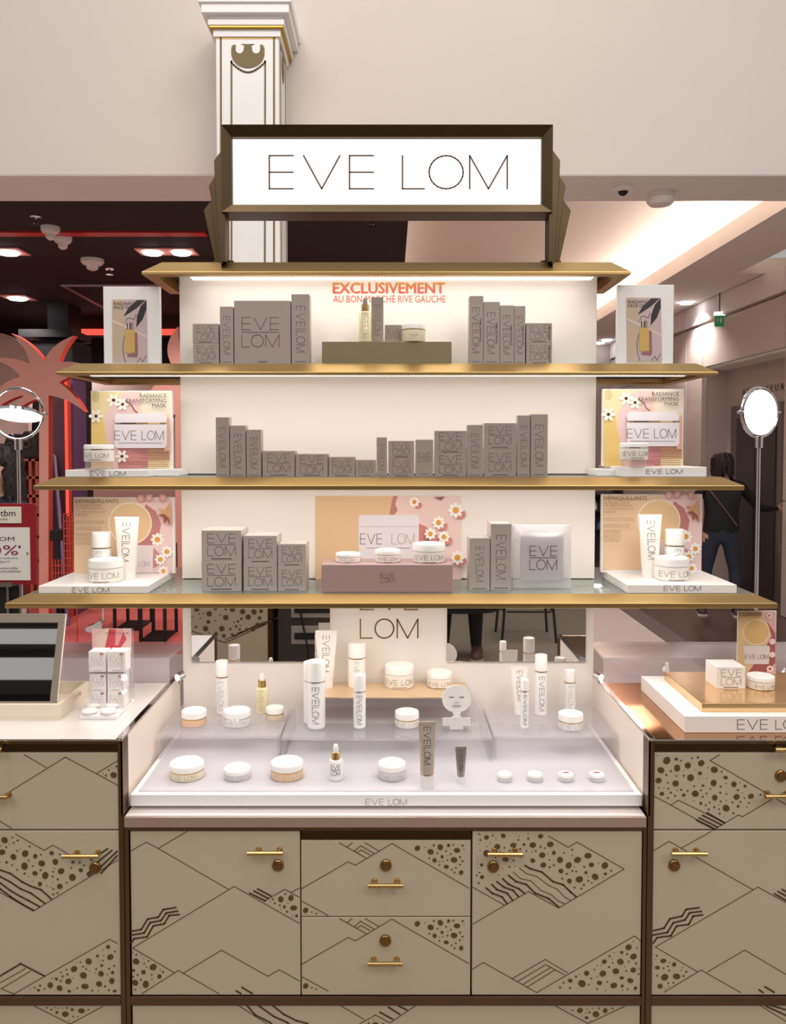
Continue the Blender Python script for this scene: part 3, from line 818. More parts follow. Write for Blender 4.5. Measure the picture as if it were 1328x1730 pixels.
door(cab, 'door', 798, 1084, 1404, 1681,
     zz(A, s, [(75, 478), (290, 600)], [(75, 730), (455, 508), (660, 620), (1105, 355), (785, 172), (725, 208), (590, 130)], [(75, 1035), (148, 990), (510, 1195)], [(340, 1102), (568, 970), (720, 1060)], [(380, 1120), (572, 1005), (700, 1075)],
        [(415, 1140), (605, 1025)], [(445, 1158), (635, 1040)], [(510, 1195), (1175, 810), (1218, 845)],
        [(392, 348), (440, 385), (510, 405), (590, 465), (650, 492), (700, 545), (740, 568)], [(350, 375), (400, 420), (470, 435), (540, 500), (610, 530), (660, 575), (700, 590)]),
     zz(A, s, [(430, 330), (465, 352), (545, 375), (620, 440), (690, 462), (740, 510), (780, 545)], [(318, 398), (370, 440), (440, 460), (500, 520), (590, 555), (660, 612)], [(278, 420), (320, 460), (390, 490), (430, 522)],
        [(238, 440), (290, 480), (350, 500), (388, 545)], [(205, 460), (240, 495), (310, 520), (348, 570)], [(165, 483), (210, 520), (275, 545), (310, 592)]),
     zz(A, s, [(85, 105), (560, 105), (720, 218), (785, 185), (1085, 355), (790, 520), (690, 440), (560, 360), (440, 310), (330, 370), (200, 440), (85, 475)], [(560, 1190), (1175, 830), (1216, 860), (1216, 1190)]), 9,
     hd=(824, 883, 1444, -8), lock=(833, 1463))
A4, A6 = (200, 1380), (780, 1380)
door(cab, 'drawer', 221, 1084, 1698, 2088,
     zz(A4, 4.15, [(840, 1322), (1040, 1450), (1300, 1600)]) + zz((490, 1380), 4.15, [(355, 1325), (520, 1420)], [(490, 1450), (600, 1390), (700, 1445), (880, 1325)]) + zz(A6, 4.024, [(635, 1285), (860, 1405), (1110, 1288)]),
     zz(A4, 4.15, [(900, 1322), (960, 1390), (1060, 1440), (1130, 1500)], [(980, 1322), (1090, 1400), (1180, 1440), (1260, 1500)], [(1080, 1322), (1160, 1385), (1250, 1430), (1330, 1450)]) + zz((490, 1380), 4.15, [(630, 1370), (720, 1420)], [(690, 1335), (770, 1385)], [(760, 1325), (820, 1355)]),
     zz(A6, 4.024, [(660, 1290), (1085, 1290), (870, 1400)]) + zz((490, 1380), 4.15, [(520, 1446), (600, 1396), (690, 1446), (600, 1500)]), 12)

# --- left cabinet
ZT = fz(1248)                                # level of the side counters
xl0, xl1 = fx(-300), fx(208, 1248)
cl = empty('drawer_cabinet', ((xl0 + xl1) / 2, YF + .2, 0), 'cabinet under the counter that carries the slanted mirror and lip balms', 'cabinet', 'etched cream lacquer cabinets')
MB().box(xl0, xl1 - .002, YF + .022, YPANEL - .065, .06, ZT - .003).build('body', M_bronzed, cl)
MB().box(xl0 + .02, xl1 - .01, YF + .04, YPANEL - .07, 0, .06).build('plinth', M_black, cl)
MB().box(fx(203), xl1, YF - .004, YF + .03, 0.02, fz(1250)).build('frame_bar', M_frame, cl, bevel=.001)
frame_bar(cl, -300, 203, 1250, 1256); frame_bar(cl, -300, 203, 1257, 1270, M_bronzed, d0=.002); frame_bar(cl, -300, 203, 1682, 1697); frame_bar(cl, -300, 203, 2090, 2160)
frame_bar(cl, -300, -292, 1256, 2160)
A, s = (0, 1230), 3.46
door(cl, 'drawer', -290, 202, 1272, 1401,
     zz(A, s, [(35, 385), (382, 170), (690, 335)], [(140, 155), (272, 232)], [(565, 265), (690, 190)], [(-400, 300), (0, 545), (70, 588)], [(35, 385), (-300, 590)]), (),
     zz(A, s, [(575, 268), (692, 198), (692, 330)]), 21, hd=(-46, 12, 1347, -5))
door(cl, 'door', -290, 202, 1404, 1681,
     zz(A, s, [(90, 620), (258, 715), (308, 685), (405, 740)], [(195, 1070), (690, 770)], [(195, 1070), (0, 960), (-300, 800)], [(80, 1555), (640, 1235), (685, 1258)], [(5, 1525), (180, 1420)], [(0, 1490), (150, 1405)], [(10, 1525), (80, 1555)]),
     zz(A, s, [(-100, 800), (0, 830), (60, 850), (130, 900), (180, 925), (240, 945), (300, 1000)], [(-100, 850), (0, 868), (60, 900), (120, 940), (180, 965), (262, 1025)], [(-100, 890), (0, 905), (60, 950), (120, 985), (170, 1010), (232, 1045)], [(-80, 920), (0, 940), (60, 985), (130, 1030), (195, 1065)],
        [(530, 770), (630, 705)], [(550, 800), (655, 715)], [(570, 830), (685, 720)], [(590, 850), (685, 745)], [(0, 1450), (120, 1378), (260, 1450)]),
     zz(A, s, [(-160, 640), (0, 615), (90, 632), (258, 725), (308, 700), (420, 760), (560, 800), (545, 870), (310, 990), (150, 880), (0, 800), (-160, 780)], [(110, 1555), (640, 1250), (690, 1275), (690, 1555)]), 23,
     hd=(105, 166, 1447, -7), lock=(162, 1465))
door(cl, 'drawer', -290, 202, 1698, 2088, zz(A, s, [(200, 1625), (410, 1730), (600, 1628)]), (), zz(A, s, [(220, 1625), (590, 1625), (410, 1722)]), 25)

# --- right cabinet
xr0, xr1 = fx(1095, 1248), fx(1640)
cr = empty('drawer_cabinet', ((xr0 + xr1) / 2, YF + .2, 0), 'cabinet under the counter that carries the gold display slab', 'cabinet', 'etched cream lacquer cabinets')
MB().box(xr0 + .002, xr1, YF + .022, YPANEL - .065, .06, ZT - .003).build('body', M_bronzed, cr)
MB().box(xr0 + .02, xr1 - .01, YF + .04, YPANEL - .07, 0, .06).build('plinth', M_black, cr)
MB().box(xr0, fx(1102), YF - .004, YF + .03, 0.02, fz(1250)).build('frame_bar', M_frame, cr, bevel=.001)
frame_bar(cr, 1102, 1640, 1250, 1256); frame_bar(cr, 1102, 1640, 1257, 1270, M_bronzed, d0=.002); frame_bar(cr, 1102, 1640, 1682, 1697); frame_bar(cr, 1102, 1640, 2090, 2160)
A, s = (1080, 1230), 3.46
door(cr, 'drawer', 1103, 1638, 1272, 1401,
     zz(A, s, [(470, 155), (415, 190), (735, 375), (880, 460)], [(82, 395), (185, 450), (440, 592)], [(185, 450), (230, 422), (500, 553)], [(440, 592), (580, 508), (605, 518), (770, 420), (1000, 290)]),
     zz(A, s, [(395, 495), (500, 555)], [(370, 510), (480, 565)], [(350, 525), (460, 580)], [(335, 538), (440, 590)]),
     zz(A, s, [(84, 152), (430, 152), (410, 195), (740, 390), (600, 500), (500, 530), (230, 415), (180, 445), (84, 392)]), 31, hd=(1293, 1352, 1346, -7), lock=(1315, 1310))
door(cr, 'door', 1103, 1638, 1404, 1681,
     zz(A, s, [(82, 718), (175, 662), (280, 722)], [(250, 700), (420, 605)], [(330, 755), (665, 945)], [(95, 1280), (695, 930), (858, 1020), (1100, 1160)], [(95, 1280), (340, 1425)], [(145, 1545), (362, 1415), (595, 1547)], [(400, 1425), (618, 1298), (858, 1440)]),
     zz(A, s, [(82, 1185), (145, 1170), (180, 1115), (250, 1100), (275, 1060), (352, 1050)], [(82, 1210), (165, 1195), (200, 1138), (268, 1122), (295, 1080), (365, 1072)], [(82, 1258), (105, 1225), (185, 1215), (218, 1158), (290, 1148), (315, 1100), (372, 1092)],
        [(790, 968), (870, 1015)], [(812, 955), (880, 995)], [(835, 943), (890, 975)], [(700, 1530), (725, 1547)], [(735, 1512), (790, 1545)]),
     zz(A, s, [(84, 1292), (320, 1425), (140, 1545), (84, 1545)]), 33, hd=(1135, 1195, 1443, -7), lock=(1138, 1461))
door(cr, 'drawer', 1103, 1638, 1698, 2088, zz(A, s, [(700, 1618), (900, 1740)]), zz(A, s, [(760, 1618), (900, 1660)], [(740, 1625), (880, 1690)]), (), 35)
# pull-out slides with brass handles just under the counter edge
for par, xa, xb in ((cl, -40, 20), (cr, 1293, 1352)):
    zh = Z(1267, YF - .03)
    MB().tube([(fx(xa), YF - .03, zh), (fx(xb), YF - .03, zh)], .0042, 12).tube([(fx(xa + 12), YF - .03, zh), (fx(xa + 12), YF + .004, fz(1261))], .003, 8).tube([(fx(xb - 8), YF - .03, zh), (fx(xb - 8), YF + .004, fz(1261))], .003, 8).build('slide_handle', M_brass, par)

# ------------------------------------------------------------------ counters
# centre worktop
ct = MB().box(fx(211, 1385), fx(1091, 1385), YF - .006, YPANEL - .002, fz(1396), ZC)
o = ct.build('worktop', M_pinkedge, origin=(fx(652), YF, ZC), bevel=.0015)
tag(o, 'blush edged white worktop under the wide white tray', 'worktop')
MB().box(fx(213, 1380), fx(1089, 1380), YF - .003, YPANEL - .002, ZC - .001, ZC + .0015).build('top_sheet', M_ctop, o)
# side counters: white top with chrome edges and cream inner cheek
def side_counter(nm, x0, x1, inner, label, m_top):
    t = empty(nm, ((x0 + x1) / 2, YF + .2, ZT - .03), label, 'worktop')
    MB().box(x0, x1, YF - .004, YPANEL - .06, ZT - .002, ZT).build('top', m_top, t, bevel=.001)
    MB().box(x0, x1, YF - .008, YF - .004, ZT - .002, ZT + .001).build('chrome_edge', M_chrome, t, bevel=.001)
    s_ = 1 if inner == 'r' else -1
    xi = x1 if inner == 'r' else x0
    MB().box(xi - s_ * .008, xi + s_ * .004, YF - .006, YPANEL, ZT - .002, ZT + .003).build('chrome_edge', M_chrome, t, bevel=.001)
    MB().box(xi, xi + s_ * .003, YF - .004, YPANEL, ZC + .0015, ZT - .0022).build('cheek', M_cream, cl if inner == 'r' else cr)
    return t
scl = side_counter('side_counter', xl0, xl1 - .004, 'r', 'glossy white counter top with chrome edge under slanted mirror', M_ctop)
scr = side_counter('side_counter', xr0 + .004, xr1, 'l', 'amber mirrored counter top with chrome edge under gold slab', M_amber)
# clear ledges at the back of the side counters
M_acr = clear('clear_acrylic', (.985, .98, .985), .04, .05)
M_acr2 = clear('acrylic_ledge', (.97, .94, .95), .07, .24, (250, 238, 238), .16)
M_lilac = mat('lilac_ledge', (236, 226, 238), .15, var=.02)
def ledge(x0, x1, label):
    zt = Z(1110, YPANEL - .05)
    t = empty('glass_ledge', ((x0 + x1) / 2, YPANEL, ZT), label, 'ledge')
    MB().box(x0, x1, YPANEL - .058, YPANEL - .050, ZT + .0, zt).build('front_pane', M_acr2, t)
    MB().box(x0, x1, YPANEL - .050, YPANEL + .10, zt - .006, zt).build('top_pane', M_acr2, t)
    MB().box(x0, x1, YPANEL + .085, YPANEL + .095, ZT - .088, zt - .006).build('back_pane', M_acr2, t)
    return t
ledge(xl0, xl1 - .0122, 'clear ledge at the back of the white counter')
ledge(xr0 + .0122, xr1, 'clear ledge at the back of the amber counter')
# rear bench that the side counters share (behind the ledges)
for x0, x1, lb in ((xl0, X(300, 2.0), 'cream bench body behind the white counter'), (X(1012, 2.0), xr1, 'cream bench body behind the amber counter')):
    o = MB().box(x0, x1, YPANEL + .03, YPANEL + .34, 0, ZT - .10).build('bench', M_cream, origin=((x0 + x1) / 2, 2.2, 0), bevel=.002)
    MB().box(x0, x1, YPANEL + .03, YPANEL + .34, ZT - .1, ZT - .09).build('top', M_lilac, o)
    tag(o, lb, 'bench')
# small chrome spotlights at the panel corners
M_spot = emis('spot_glow', (1, .95, .88), 9)
def mini_spot(px, py, Y, label, aim=1):
    p = P(px, py, Y)
    zb = ZT + .003
    t = empty('mini_spotlight', (p.x, Y, zb), label, 'spotlight')
    MB().tube([(p.x, Y, zb), (p.x, Y, p.z)], .003, 8).build('stem', M_chrome, t)
    d = Vector((aim * .6, -.75, -.2)).normalized()
    c = Vector((p.x, Y, p.z))
    MB().tube([c + d * -.012, c + d * .006], .009, 14).build('head', M_chrome, t)
    MB().tube([c + d * .006, c + d * .0075], .0075, 14).build('lamp', M_spot, t)
mini_spot(303, 1143, 1.90, 'tiny chrome spotlight at the inner edge of the white counter', -1)
mini_spot(1012, 1143, 1.90, 'tiny chrome spotlight at the inner edge of the amber counter', 1)
mini_spot(1325, 1138, 1.90, 'tiny chrome spotlight beside the cleanser card', -1)

# ------------------------------------------------------------------ display shelving (gondola)
PX0, PX1 = X(306, YPANEL, 800), X(1006, YPANEL, 800)
M_panel = mat('white_back_panel', (244, 236, 228), .45, var=.015, scale=3)
gon = empty('display_shelving', (0, 2.0, 0), 'tall white shelving stand with four bronze shelves and lit shop sign', 'display stand')
PTH = .035
M_glass = clear('shelf_glass', (.80, .86, .84), .10, .30, (196, 204, 198))
M_grille = mat('bronze_grille', (96, 84, 62), .4, .8, var=.1)
M_ledline = emis('shelf_led', (1.0, 0.93, 0.84), 3.0)
M_under = mat('shelf_underside', (176, 166, 140), .5, .3)
SH = []
def shelf(yt, ytip, ylow, xtl, xtr, Yt, Yb, led, ledw):
    """bronze shelf with a sloping rim; Yt front tip depth, Yb rear tip depth"""
    e = .036
    x0, x1 = X(xtl, Yt, ytip), X(xtr, Yt, ytip)
    zt, ztip, zlow = Z(yt, Yt + e), Z(ytip, Yt), Z(ylow, Yt)
    sh = empty('shelf', ((x0 + x1) / 2, (Yt + Yb) / 2, zt), parent=gon)
    def rect(d, z): return [(x0 + d, Yt + d, z), (x1 - d, Yt + d, z), (x1 - d, Yb - d, z), (x0 + d, Yb - d, z)]
    MB().rings([rect(e + .002, zt - .006), rect(e + .002, zt), rect(e, zt), rect(.001, ztip), rect(0, ztip - .001), rect(0, zlow + .001), rect(.001, zlow), rect(.026, zlow), rect(.026, zlow + .006), rect(.03, zt - .006)], True, False, False).build('rim', M_bronze, sh, smooth=False, bevel=.0008)
    d = e + .002
    # glass bed in two halves, either side of the back panel
    MB().box(x0 + d, x1 - d, Yt + d, YPANEL, zt - .008, zt).build('glass_top', M_glass, sh)
    MB().box(x0 + d, PX0, YPANEL, Yb - d, zt - .008, zt).build('glass_top', M_glass, sh)
    MB().box(PX1, x1 - d, YPANEL, Yb - d, zt - .008, zt).build('glass_top', M_glass, sh)
    MB().box(PX0, PX1, Yt + .08, YPANEL - .002, zt - .012, zt - .009).build('underside', M_panel, sh)
    # ridged metal soffit under the overhanging ends
    for a, b in ((x0 + .026, PX0 - .001), (PX1 + .001, x1 - .026)):
        mb = MB().box(a, b, Yt + .026, Yb - .026, zt - .012, zt - .009)
        n = int((b - a) / .009)
        for k in range(n):
            xx = a + (k + .5) * (b - a) / n
            mb.box(xx - .002, xx + .002, Yt + .03, Yb - .03, zt - .015, zt - .012)
        mb.build('grille', M_grille, sh)
    # led line
    if led:
        a, b = X(ledw[0], Yt + .05, yt), X(ledw[1], Yt + .05, yt)
        mb = MB().box(a, b, Yt + .030, Yt + .075, zt - .0135, zt - .009)
        mb.build('led_housing', M_under, sh)
        mb = MB(); n = int((b - a) / .008)
        for k in range(n):
            xx = a + (k + .5) * (b - a) / n
            mb.box(xx - .0028, xx + .0028, Yt + .034, Yt + .071, min(zlow + .002, zt - .015), zt - .0135)
        mb.build('led_strip', M_ledline, sh)
        l = area('led_light', ((a + b) / 2, Yt + .0525, min(zlow + .001, zt - .0155)), b - a, led, (1, .95, .9), sy=.03)
        l.rotation_euler = (radians(-14) if yt > 900 else 0, 0, 0)
    return zt
Z1 = shelf(443, 458, 464, 239, 1067, 1.86, 2.10, .55, (322, 1002))
Z2 = shelf(614, 628, 633, 94, 1214, 1.82, 2.14, .85, (150, 1160))
Z3 = shelf(806, 820, 828, 56, 1258, 1.79, 2.17, 1.25, (110, 1204))
Z4 = shelf(1003, 1019, 1028, 8, 1314, 1.75, 2.21, 1.8, (170, 1150))
# back panels between the shelves
zb0 = ZC + .002
for za, zb in ((zb0, Z4 - .001), (Z4 + .0006, Z3 - .001), (Z3 + .0006, Z2 - .001), (Z2 + .0006, Z1 - .012)):
    MB().box(PX0, PX1, YPANEL, YPANEL + PTH, za, zb).build('back_panel', M_panel, gon, bevel=.001)
for za, zb in ((Z4, Z4 + .0015), (Z3, Z3 + .0015)):
    MB().box(PX0 + .004, PX1 - .004, YPANEL - .0006, YPANEL, za + .0006, zb + .0008).build('joint', M_bronzed, gon)
MB().box(PX0 + .02, PX1 - .02, YPANEL + .001, YPANEL + PTH - .001, 0.0, zb0).build('foot', M_black, gon)
# printed lettering on the top panel
M_orange = bpy.data.materials.new('orange_gradient_vinyl'); M_orange.use_nodes = True
_N, _L = M_orange.node_tree.nodes, M_orange.node_tree.links
_tc = _N.new('ShaderNodeTexCoord'); _sx = _N.new('ShaderNodeSeparateXYZ'); _cr = _N.new('ShaderNodeValToRGB')
_L.new(_tc.outputs['Generated'], _sx.inputs[0]); _L.new(_sx.outputs[2], _cr.inputs[0]); _L.new(_cr.outputs[0], _N['Principled BSDF'].inputs['Base Color'])
_cr.color_ramp.elements[0].color = (*lin((224, 92, 74)), 1); _cr.color_ramp.elements[1].color = (*lin((232, 158, 52)), 1)
_cr.color_ramp.elements[0].position = .35
def panel_text(s_, x0, x1, y0, y1, m, name, bold=0.0, parent=gon, Y=YPANEL):
    vs, fs, w_, h_ = text_polys(s_, bold)
    return MB().add([P(x0 + x / w_ * (x1 - x0), y1 - y / h_ * (y1 - y0), Y - .0008) for x, y in vs], fs).build(name, m, parent, smooth=False)
vs, fs, w_, h_ = text_polys('EXCLUSIVEMENT')
mb = MB()
for ox, oy, od in ((-.75, 0, 0), (.75, 0, .0001), (0, -.5, .0002), (0, .5, .0003)):
    mb.add([P(562.8 + x / w_ * 188.4 + ox, 495.5 - y / h_ * 18 + oy, YPANEL - .0008 - od) for x, y in vs], fs)
mb.build('lettering', M_orange, gon, smooth=False)
panel_text('AU BON MARCHÉ RIVE GAUCHE', 563, 753, 496, 511, mat('coral_vinyl', (222, 104, 92), .5), 'lettering')
M_ink = mat('bronze_ink', (112, 88, 66), .4, .3)
def px_logo(lg, x0, x1, y0, y1, t, Y, m, parent, wide, tall, name='lettering'):
    sx, sy = (x1 - x0) / wide, (y1 - y0) / tall
    mb = MB()
    for q in ribbons([[(x0 + x * sx, y1 - y * sy) for x, y in l] for l in lg], t):
        mb.add([P(x, y, Y) for x, y in q], [(0, 1, 2, 3)])
    return mb.build(name, m, parent, smooth=False)
M_goldink = mat('gold_leaf_ink', (168, 132, 76), .35, .7)
px_logo(LOM_L, 609, 706, 1046, 1078, 2.2, YPANEL - .0008, M_goldink, gon, 3.07, 1)
px_logo(EVE_L, 609, 706, 998, 1030, 2.2, YPANEL - .0008, M_goldink, gon, 3.04, 1)
# mirrors on the lower panel
for a, b in ((323, 558), (755, 990)):
    MB().box(X(a, YPANEL - .006, 1080), X(b, YPANEL - .006, 1080), YPANEL - .006, YPANEL, Z(1117, YPANEL), Z(1010, YPANEL)).build('mirror_panel', M_mirror, gon, bevel=.0008)

# ---- header sign
YS = 1.86
def sx_(px, Y=YS): return P(px, 290, Y).x
sg = empty('sign_box', (sx_(654), YS, Z(360, YS)), parent=gon)
xo0, xo1, zo0, zo1 = sx_(374), sx_(934), Z(358, YS), Z(210, YS)
xi0, xi1, zi0, zi1 = sx_(390), sx_(917), Z(343, YS), Z(228, YS)
yb = YS + .075
def ring4(x0, x1, z0, z1, y): return [(x0, y, z0), (x1, y, z0), (x1, y, z1), (x0, y, z1)]
MB().rings([ring4(xo0, xo1, zo0, zo1, yb), ring4(xo0, xo1, zo0, zo1, YS), ring4(xi0, xi1, zi0, zi1, YS + .012), ring4(xi0, xi1, zi0, zi1, YS + .03)], True, True, False).build('frame', mat('bronze_sign_frame', (88, 74, 54), .4, 1.0, var=.1, scale=30), sg, smooth=False, bevel=.0008)
MB().box(xi0 - .001, xi1 + .001, YS + .026, YS + .03, zi0 - .001, zi1 + .001).build('lit_face', emis('lit_sign_face', (1.0, .965, .92), 1.15), sg)
px_logo(EVE_L, 455, 631, 263, 319, 2.6, YS + .0255, mat('brown_sign_ink', (110, 80, 62), .5), sg, 3.04, 1)
px_logo(LOM_L, 680, 857, 263, 319, 2.6, YS + .0255, mat('brown_sign_ink', (110, 80, 62), .5), sg, 3.07, 1)
M_signfr = MATS['bronze_sign_frame']
# glowing edges inside the frame
# stepped fins and posts
def mir(pts): return [(1308 - x, y) for x, y in pts]
fins = [([(934, 249), (948, 268), (947, 300), (938, 443), (934, 443)], YS + .010, .022), ([(934, 262), (946, 282), (961, 306), (958, 322), (945, 443), (934, 443)], YS + .034, .022), ([(934, 300), (958, 320), (974, 343), (972, 352), (952, 443), (934, 443)], YS + .058, .022)]
for f, y, th in fins:
    for g in (f, mir(f)):
        q = [(P(a, b, YS).x, P(a, b, YS).z) for a, b in g]
        MB().prism_y(q, y, y + th).build('fin', M_signfr, sg, bevel=.001)
for a, b in ((930, 935), (373, 378)):
    MB().box(sx_(a), sx_(b), YS + .01, YS + .06, Z1 - .004, Z(358, YS)).build('post', M_signfr, sg)
for a, b in ((922, 956), (352, 386)):
    MB().box(sx_(a), sx_(b), YS + .045, YS + .10, Z1 - .003, Z1 + .006).build('foot_plate', M_bronzed, sg)

# ------------------------------------------------------------------ product builders
M_box = mat('grey_carton', (172, 159, 150), .42, .15, var=.04, scale=8)
M_boxlit = mat('lit_grey_carton', (198, 188, 180), .38, .25, var=.04, scale=8)  # same grey carton, painted lighter for the stronger light on the lower shelf
M_boxw = mat('cellophane_carton', (170, 158, 149), .4, .1, var=.05, scale=8, coat=.9, bump=.35, bscale=38)
M_ink2 = mat('grey_ink', (112, 100, 92), .5)
M_ink3 = mat('dark_grey_ink', (84, 74, 70), .5)
M_pale = mat('pale_grey_ink', (176, 168, 164), .5)
M_mlid = mat('white_cap_plastic', (252, 248, 244), .32, var=.01)
M_cream_pot = mat('white_pot', (248, 242, 234), .3, var=.015, coat=.3)
M_beige_pot = mat('beige_glass_pot', (238, 214, 186), .2, var=.02, coat=.5)
M_peach_pot = mat('peach_glass_pot', (236, 196, 158), .2, var=.02, coat=.5)
M_yell_pot = mat('pale_yellow_glass_pot', (246, 234, 202), .2, var=.02, coat=.5)
M_grey_pot = mat('frosted_grey_pot', (226, 222, 222), .3, var=.02, coat=.3)
M_oil = mat('golden_oil_glass', (234, 222, 178), .12, var=.04, coat=.8)
M_frost = mat('frosted_white_bottle', (242, 240, 238), .3, var=.02, coat=.2)
M_bulb = mat('grey_rubber', (150, 140, 134), .5)
M_tubew = mat('white_tube', (248, 242, 234), .35, var=.01)
M_tubeg = mat('taupe_tube', (196, 182, 166), .35, .2, var=.02)
M_tubes = mat('silver_tube', (168, 162, 158), .3, .5, var=.02)

def carton(px0, px1, yt, zs, Yf, depth, label, logo='stack', m=None, ink=None, group=None, tr_txt=False, scale=1.0, name='product_carton'):
    xm = (px0 + px1) / 2
    x0, x1 = P(px0, yt, Yf).x, P(px1, yt, Yf).x
    zt = Z(yt, Yf)
    w_, h_ = x1 - x0 - .0006, zt - zs
    o = MB().box(-w_ / 2, w_ / 2, -depth / 2, depth / 2, 0, h_).build(name, m or M_box, origin=((x0 + x1) / 2, Yf + depth / 2, zs), local=True, bevel=.0007)
    tag(o, label, 'box', group)
    o.location = ((x0 + x1) / 2, Yf + depth / 2, zs)
    WLOC[o.name] = Vector(o.location)
    # tuck flap seam across the top
    MB().box(-w_ / 2 + .001, w_ / 2 - .001, -depth / 2 + .0012, -depth / 2 + .002, h_ - .0002, h_ + .0004).box(-w_ / 2 + .001, -w_ / 2 + .0018, -depth / 2 + .002, depth / 2 - .004, h_ - .0002, h_ + .0004).box(w_ / 2 - .0018, w_ / 2 - .001, -depth / 2 + .002, depth / 2 - .004, h_ - .0002, h_ + .0004).build('flap', m or M_box, o, local=True, smooth=False)
    ink = ink or M_ink2
    y = -depth / 2 - .0003
    if logo == 'stack':
        s = w_ * .70 / 3.07 * scale
        if s * 2.42 > h_ * .8: s = h_ * .78 / 2.42
        cz = h_ * .53 - s * 1.21
        letter_flat(o, LOGO_STACK, .058, lambda u, v: ((u - 1.535) * s, y, cz + v * s), ink)
        letter_flat(o, [[(-.25, 0), (.25, 0)]], .028, lambda u, v: (u * w_, y, h_ * .07 + v * w_), ink, 'small_print')
    elif logo == 'big':
        s = w_ * .66 / 3.07
        letter_flat(o, LOGO_STACK, .06, lambda u, v: ((u - 1.7) * s, y, h_ * .27 + v * s), ink)
        letter_flat(o, [[(-.08, 0), (.08, 0)]], .02, lambda u, v: (u * w_, y, h_ * .035 + v * w_), ink, 'small_print')
    elif logo == 'bar':
        s = min(h_ * .66 / 6.8, w_ * .5) * scale
        xo = -w_ * .04 if tr_txt else 0
        sv = max(s, min(w_ * .46, s * 1.5))
        top = h_ * .5 + 3.4 * s
        letter_flat(o, LOGO_BAR, .065, lambda u, v: (xo + (v - .5) * sv, y, top - u * s), ink)
        letter_flat(o, [[(-.32, 0), (.32, 0)]], .04, lambda u, v: (u * w_, y, h_ * .035 + v * w_), ink, 'small_print')
    if tr_txt:
        vs, fs, tw, thh = text_polys('TIME RETREAT', .012)
        L_ = h_ * (.36 if logo == 'bar' else .8); hh = w_ * (.10 if logo == 'bar' else .07)
        xa = w_ * (.30 if logo == 'bar' else .40)
        tz = h_ * (.68 if logo == 'bar' else .9)
        MB().add([(xa + (q / thh - .5) * hh, y - .0002, tz - p_ / tw * L_) for p_, q in vs], fs).build('lettering', M_ink3, o, local=True, smooth=False)
    return o

def base_pt(pxc, ybase, zs): return onZ(pxc, ybase, zs)
def cyl_letter(parent, lines, s, R, z0, m, du, t=.08, name='lettering', sub=.3):
    return letter_flat(parent, lines, t, lambda u, v: (R * sin((u - du) * s / R), -R * cos((u - du) * s / R), z0 + v * s), m, name, sub)
def cyl_letter_v(parent, lines, s, sv, R, ztop, m, t=.09, du=0.5, name='lettering'):
    return letter_flat(parent, lines, t, lambda u, v: (R * sin((v - du) * sv / R), -R * cos((v - du) * sv / R), ztop - u * s), m, name, .35)

def jar(px0, px1, yt, yb, zs, label, body=None, lid=None, lidf=.42, band=None, logo=True, group=None, name='cream_jar', Yc=None, ink=None, inset=.0, dome=False, lh=.24, foot=None):
    pc = (px0 + px1) / 2
    b = base_pt(pc, yb, zs) if Yc is None else P(pc, yb, Yc)
    Yb = b.y if Yc is None else Yc
    r = (px1 - px0) / 2 / F * (Yb + .03)
    cy = Yb + r if Yc is None else Yc
    r = (px1 - px0) / 2 / F * cy
    cx = P(pc, yb, cy).x
    zt = Z(yt, cy + (r if yt > HY else 0))
    h = max(zt - zs, .01)
    t = empty(name, (cx, cy, zs), label, 'jar', group)
    body = body or M_cream_pot; lid = lid or M_mlid
    lz = h * (1 - lidf); rb = r * (1 - inset); e = min(.003, h * .1)
    MB().lathe([(rb - e, 0), (rb - e * .3, e * .35), (rb, e), (rb, lz - .001)], n=40).build('pot', body, t, local=True)
    if band:
        MB().lathe([(rb * .97, lz - .0012), (rb * .97 + .0008, lz - .0008), (rb * .97 + .0008, lz + .0016), (rb * .95, lz + .0018)], n=40).build('band', band, t, local=True)
        lz += .0016
    if dome:
        MB().lathe([(r, lz), (r, lz + (h - lz) * .55), (r * .97, lz + (h - lz) * .72), (r * .88, lz + (h - lz) * .88), (r * .6, lz + (h - lz) * .97), (r * .2, h), (.0003, h)], n=40).build('lid', lid, t, local=True, angle=50)
    else:
        MB().lathe([(r, lz), (r, h - e), (r - e * .3, h - e * .3), (r - e, h), (r * .9, h - .0004), (.0003, h - .0004)], n=40).build('lid', lid, t, local=True)
    if logo:
        s = h * lh if logo is True else logo
        s = min(s, 2.3 * rb / 6.95 * 1.0)
        z0 = (lz) * .5 - s * .5
        cyl_letter(t, LOGO_ROW, s, rb + .0003, z0, ink or M_ink2, 3.475)
        cyl_letter(t, [[(2.0, -.55), (5.0, -.55)]], s, rb + .0003, z0, ink or M_ink2, 3.475, .12, 'small_print')
    return t

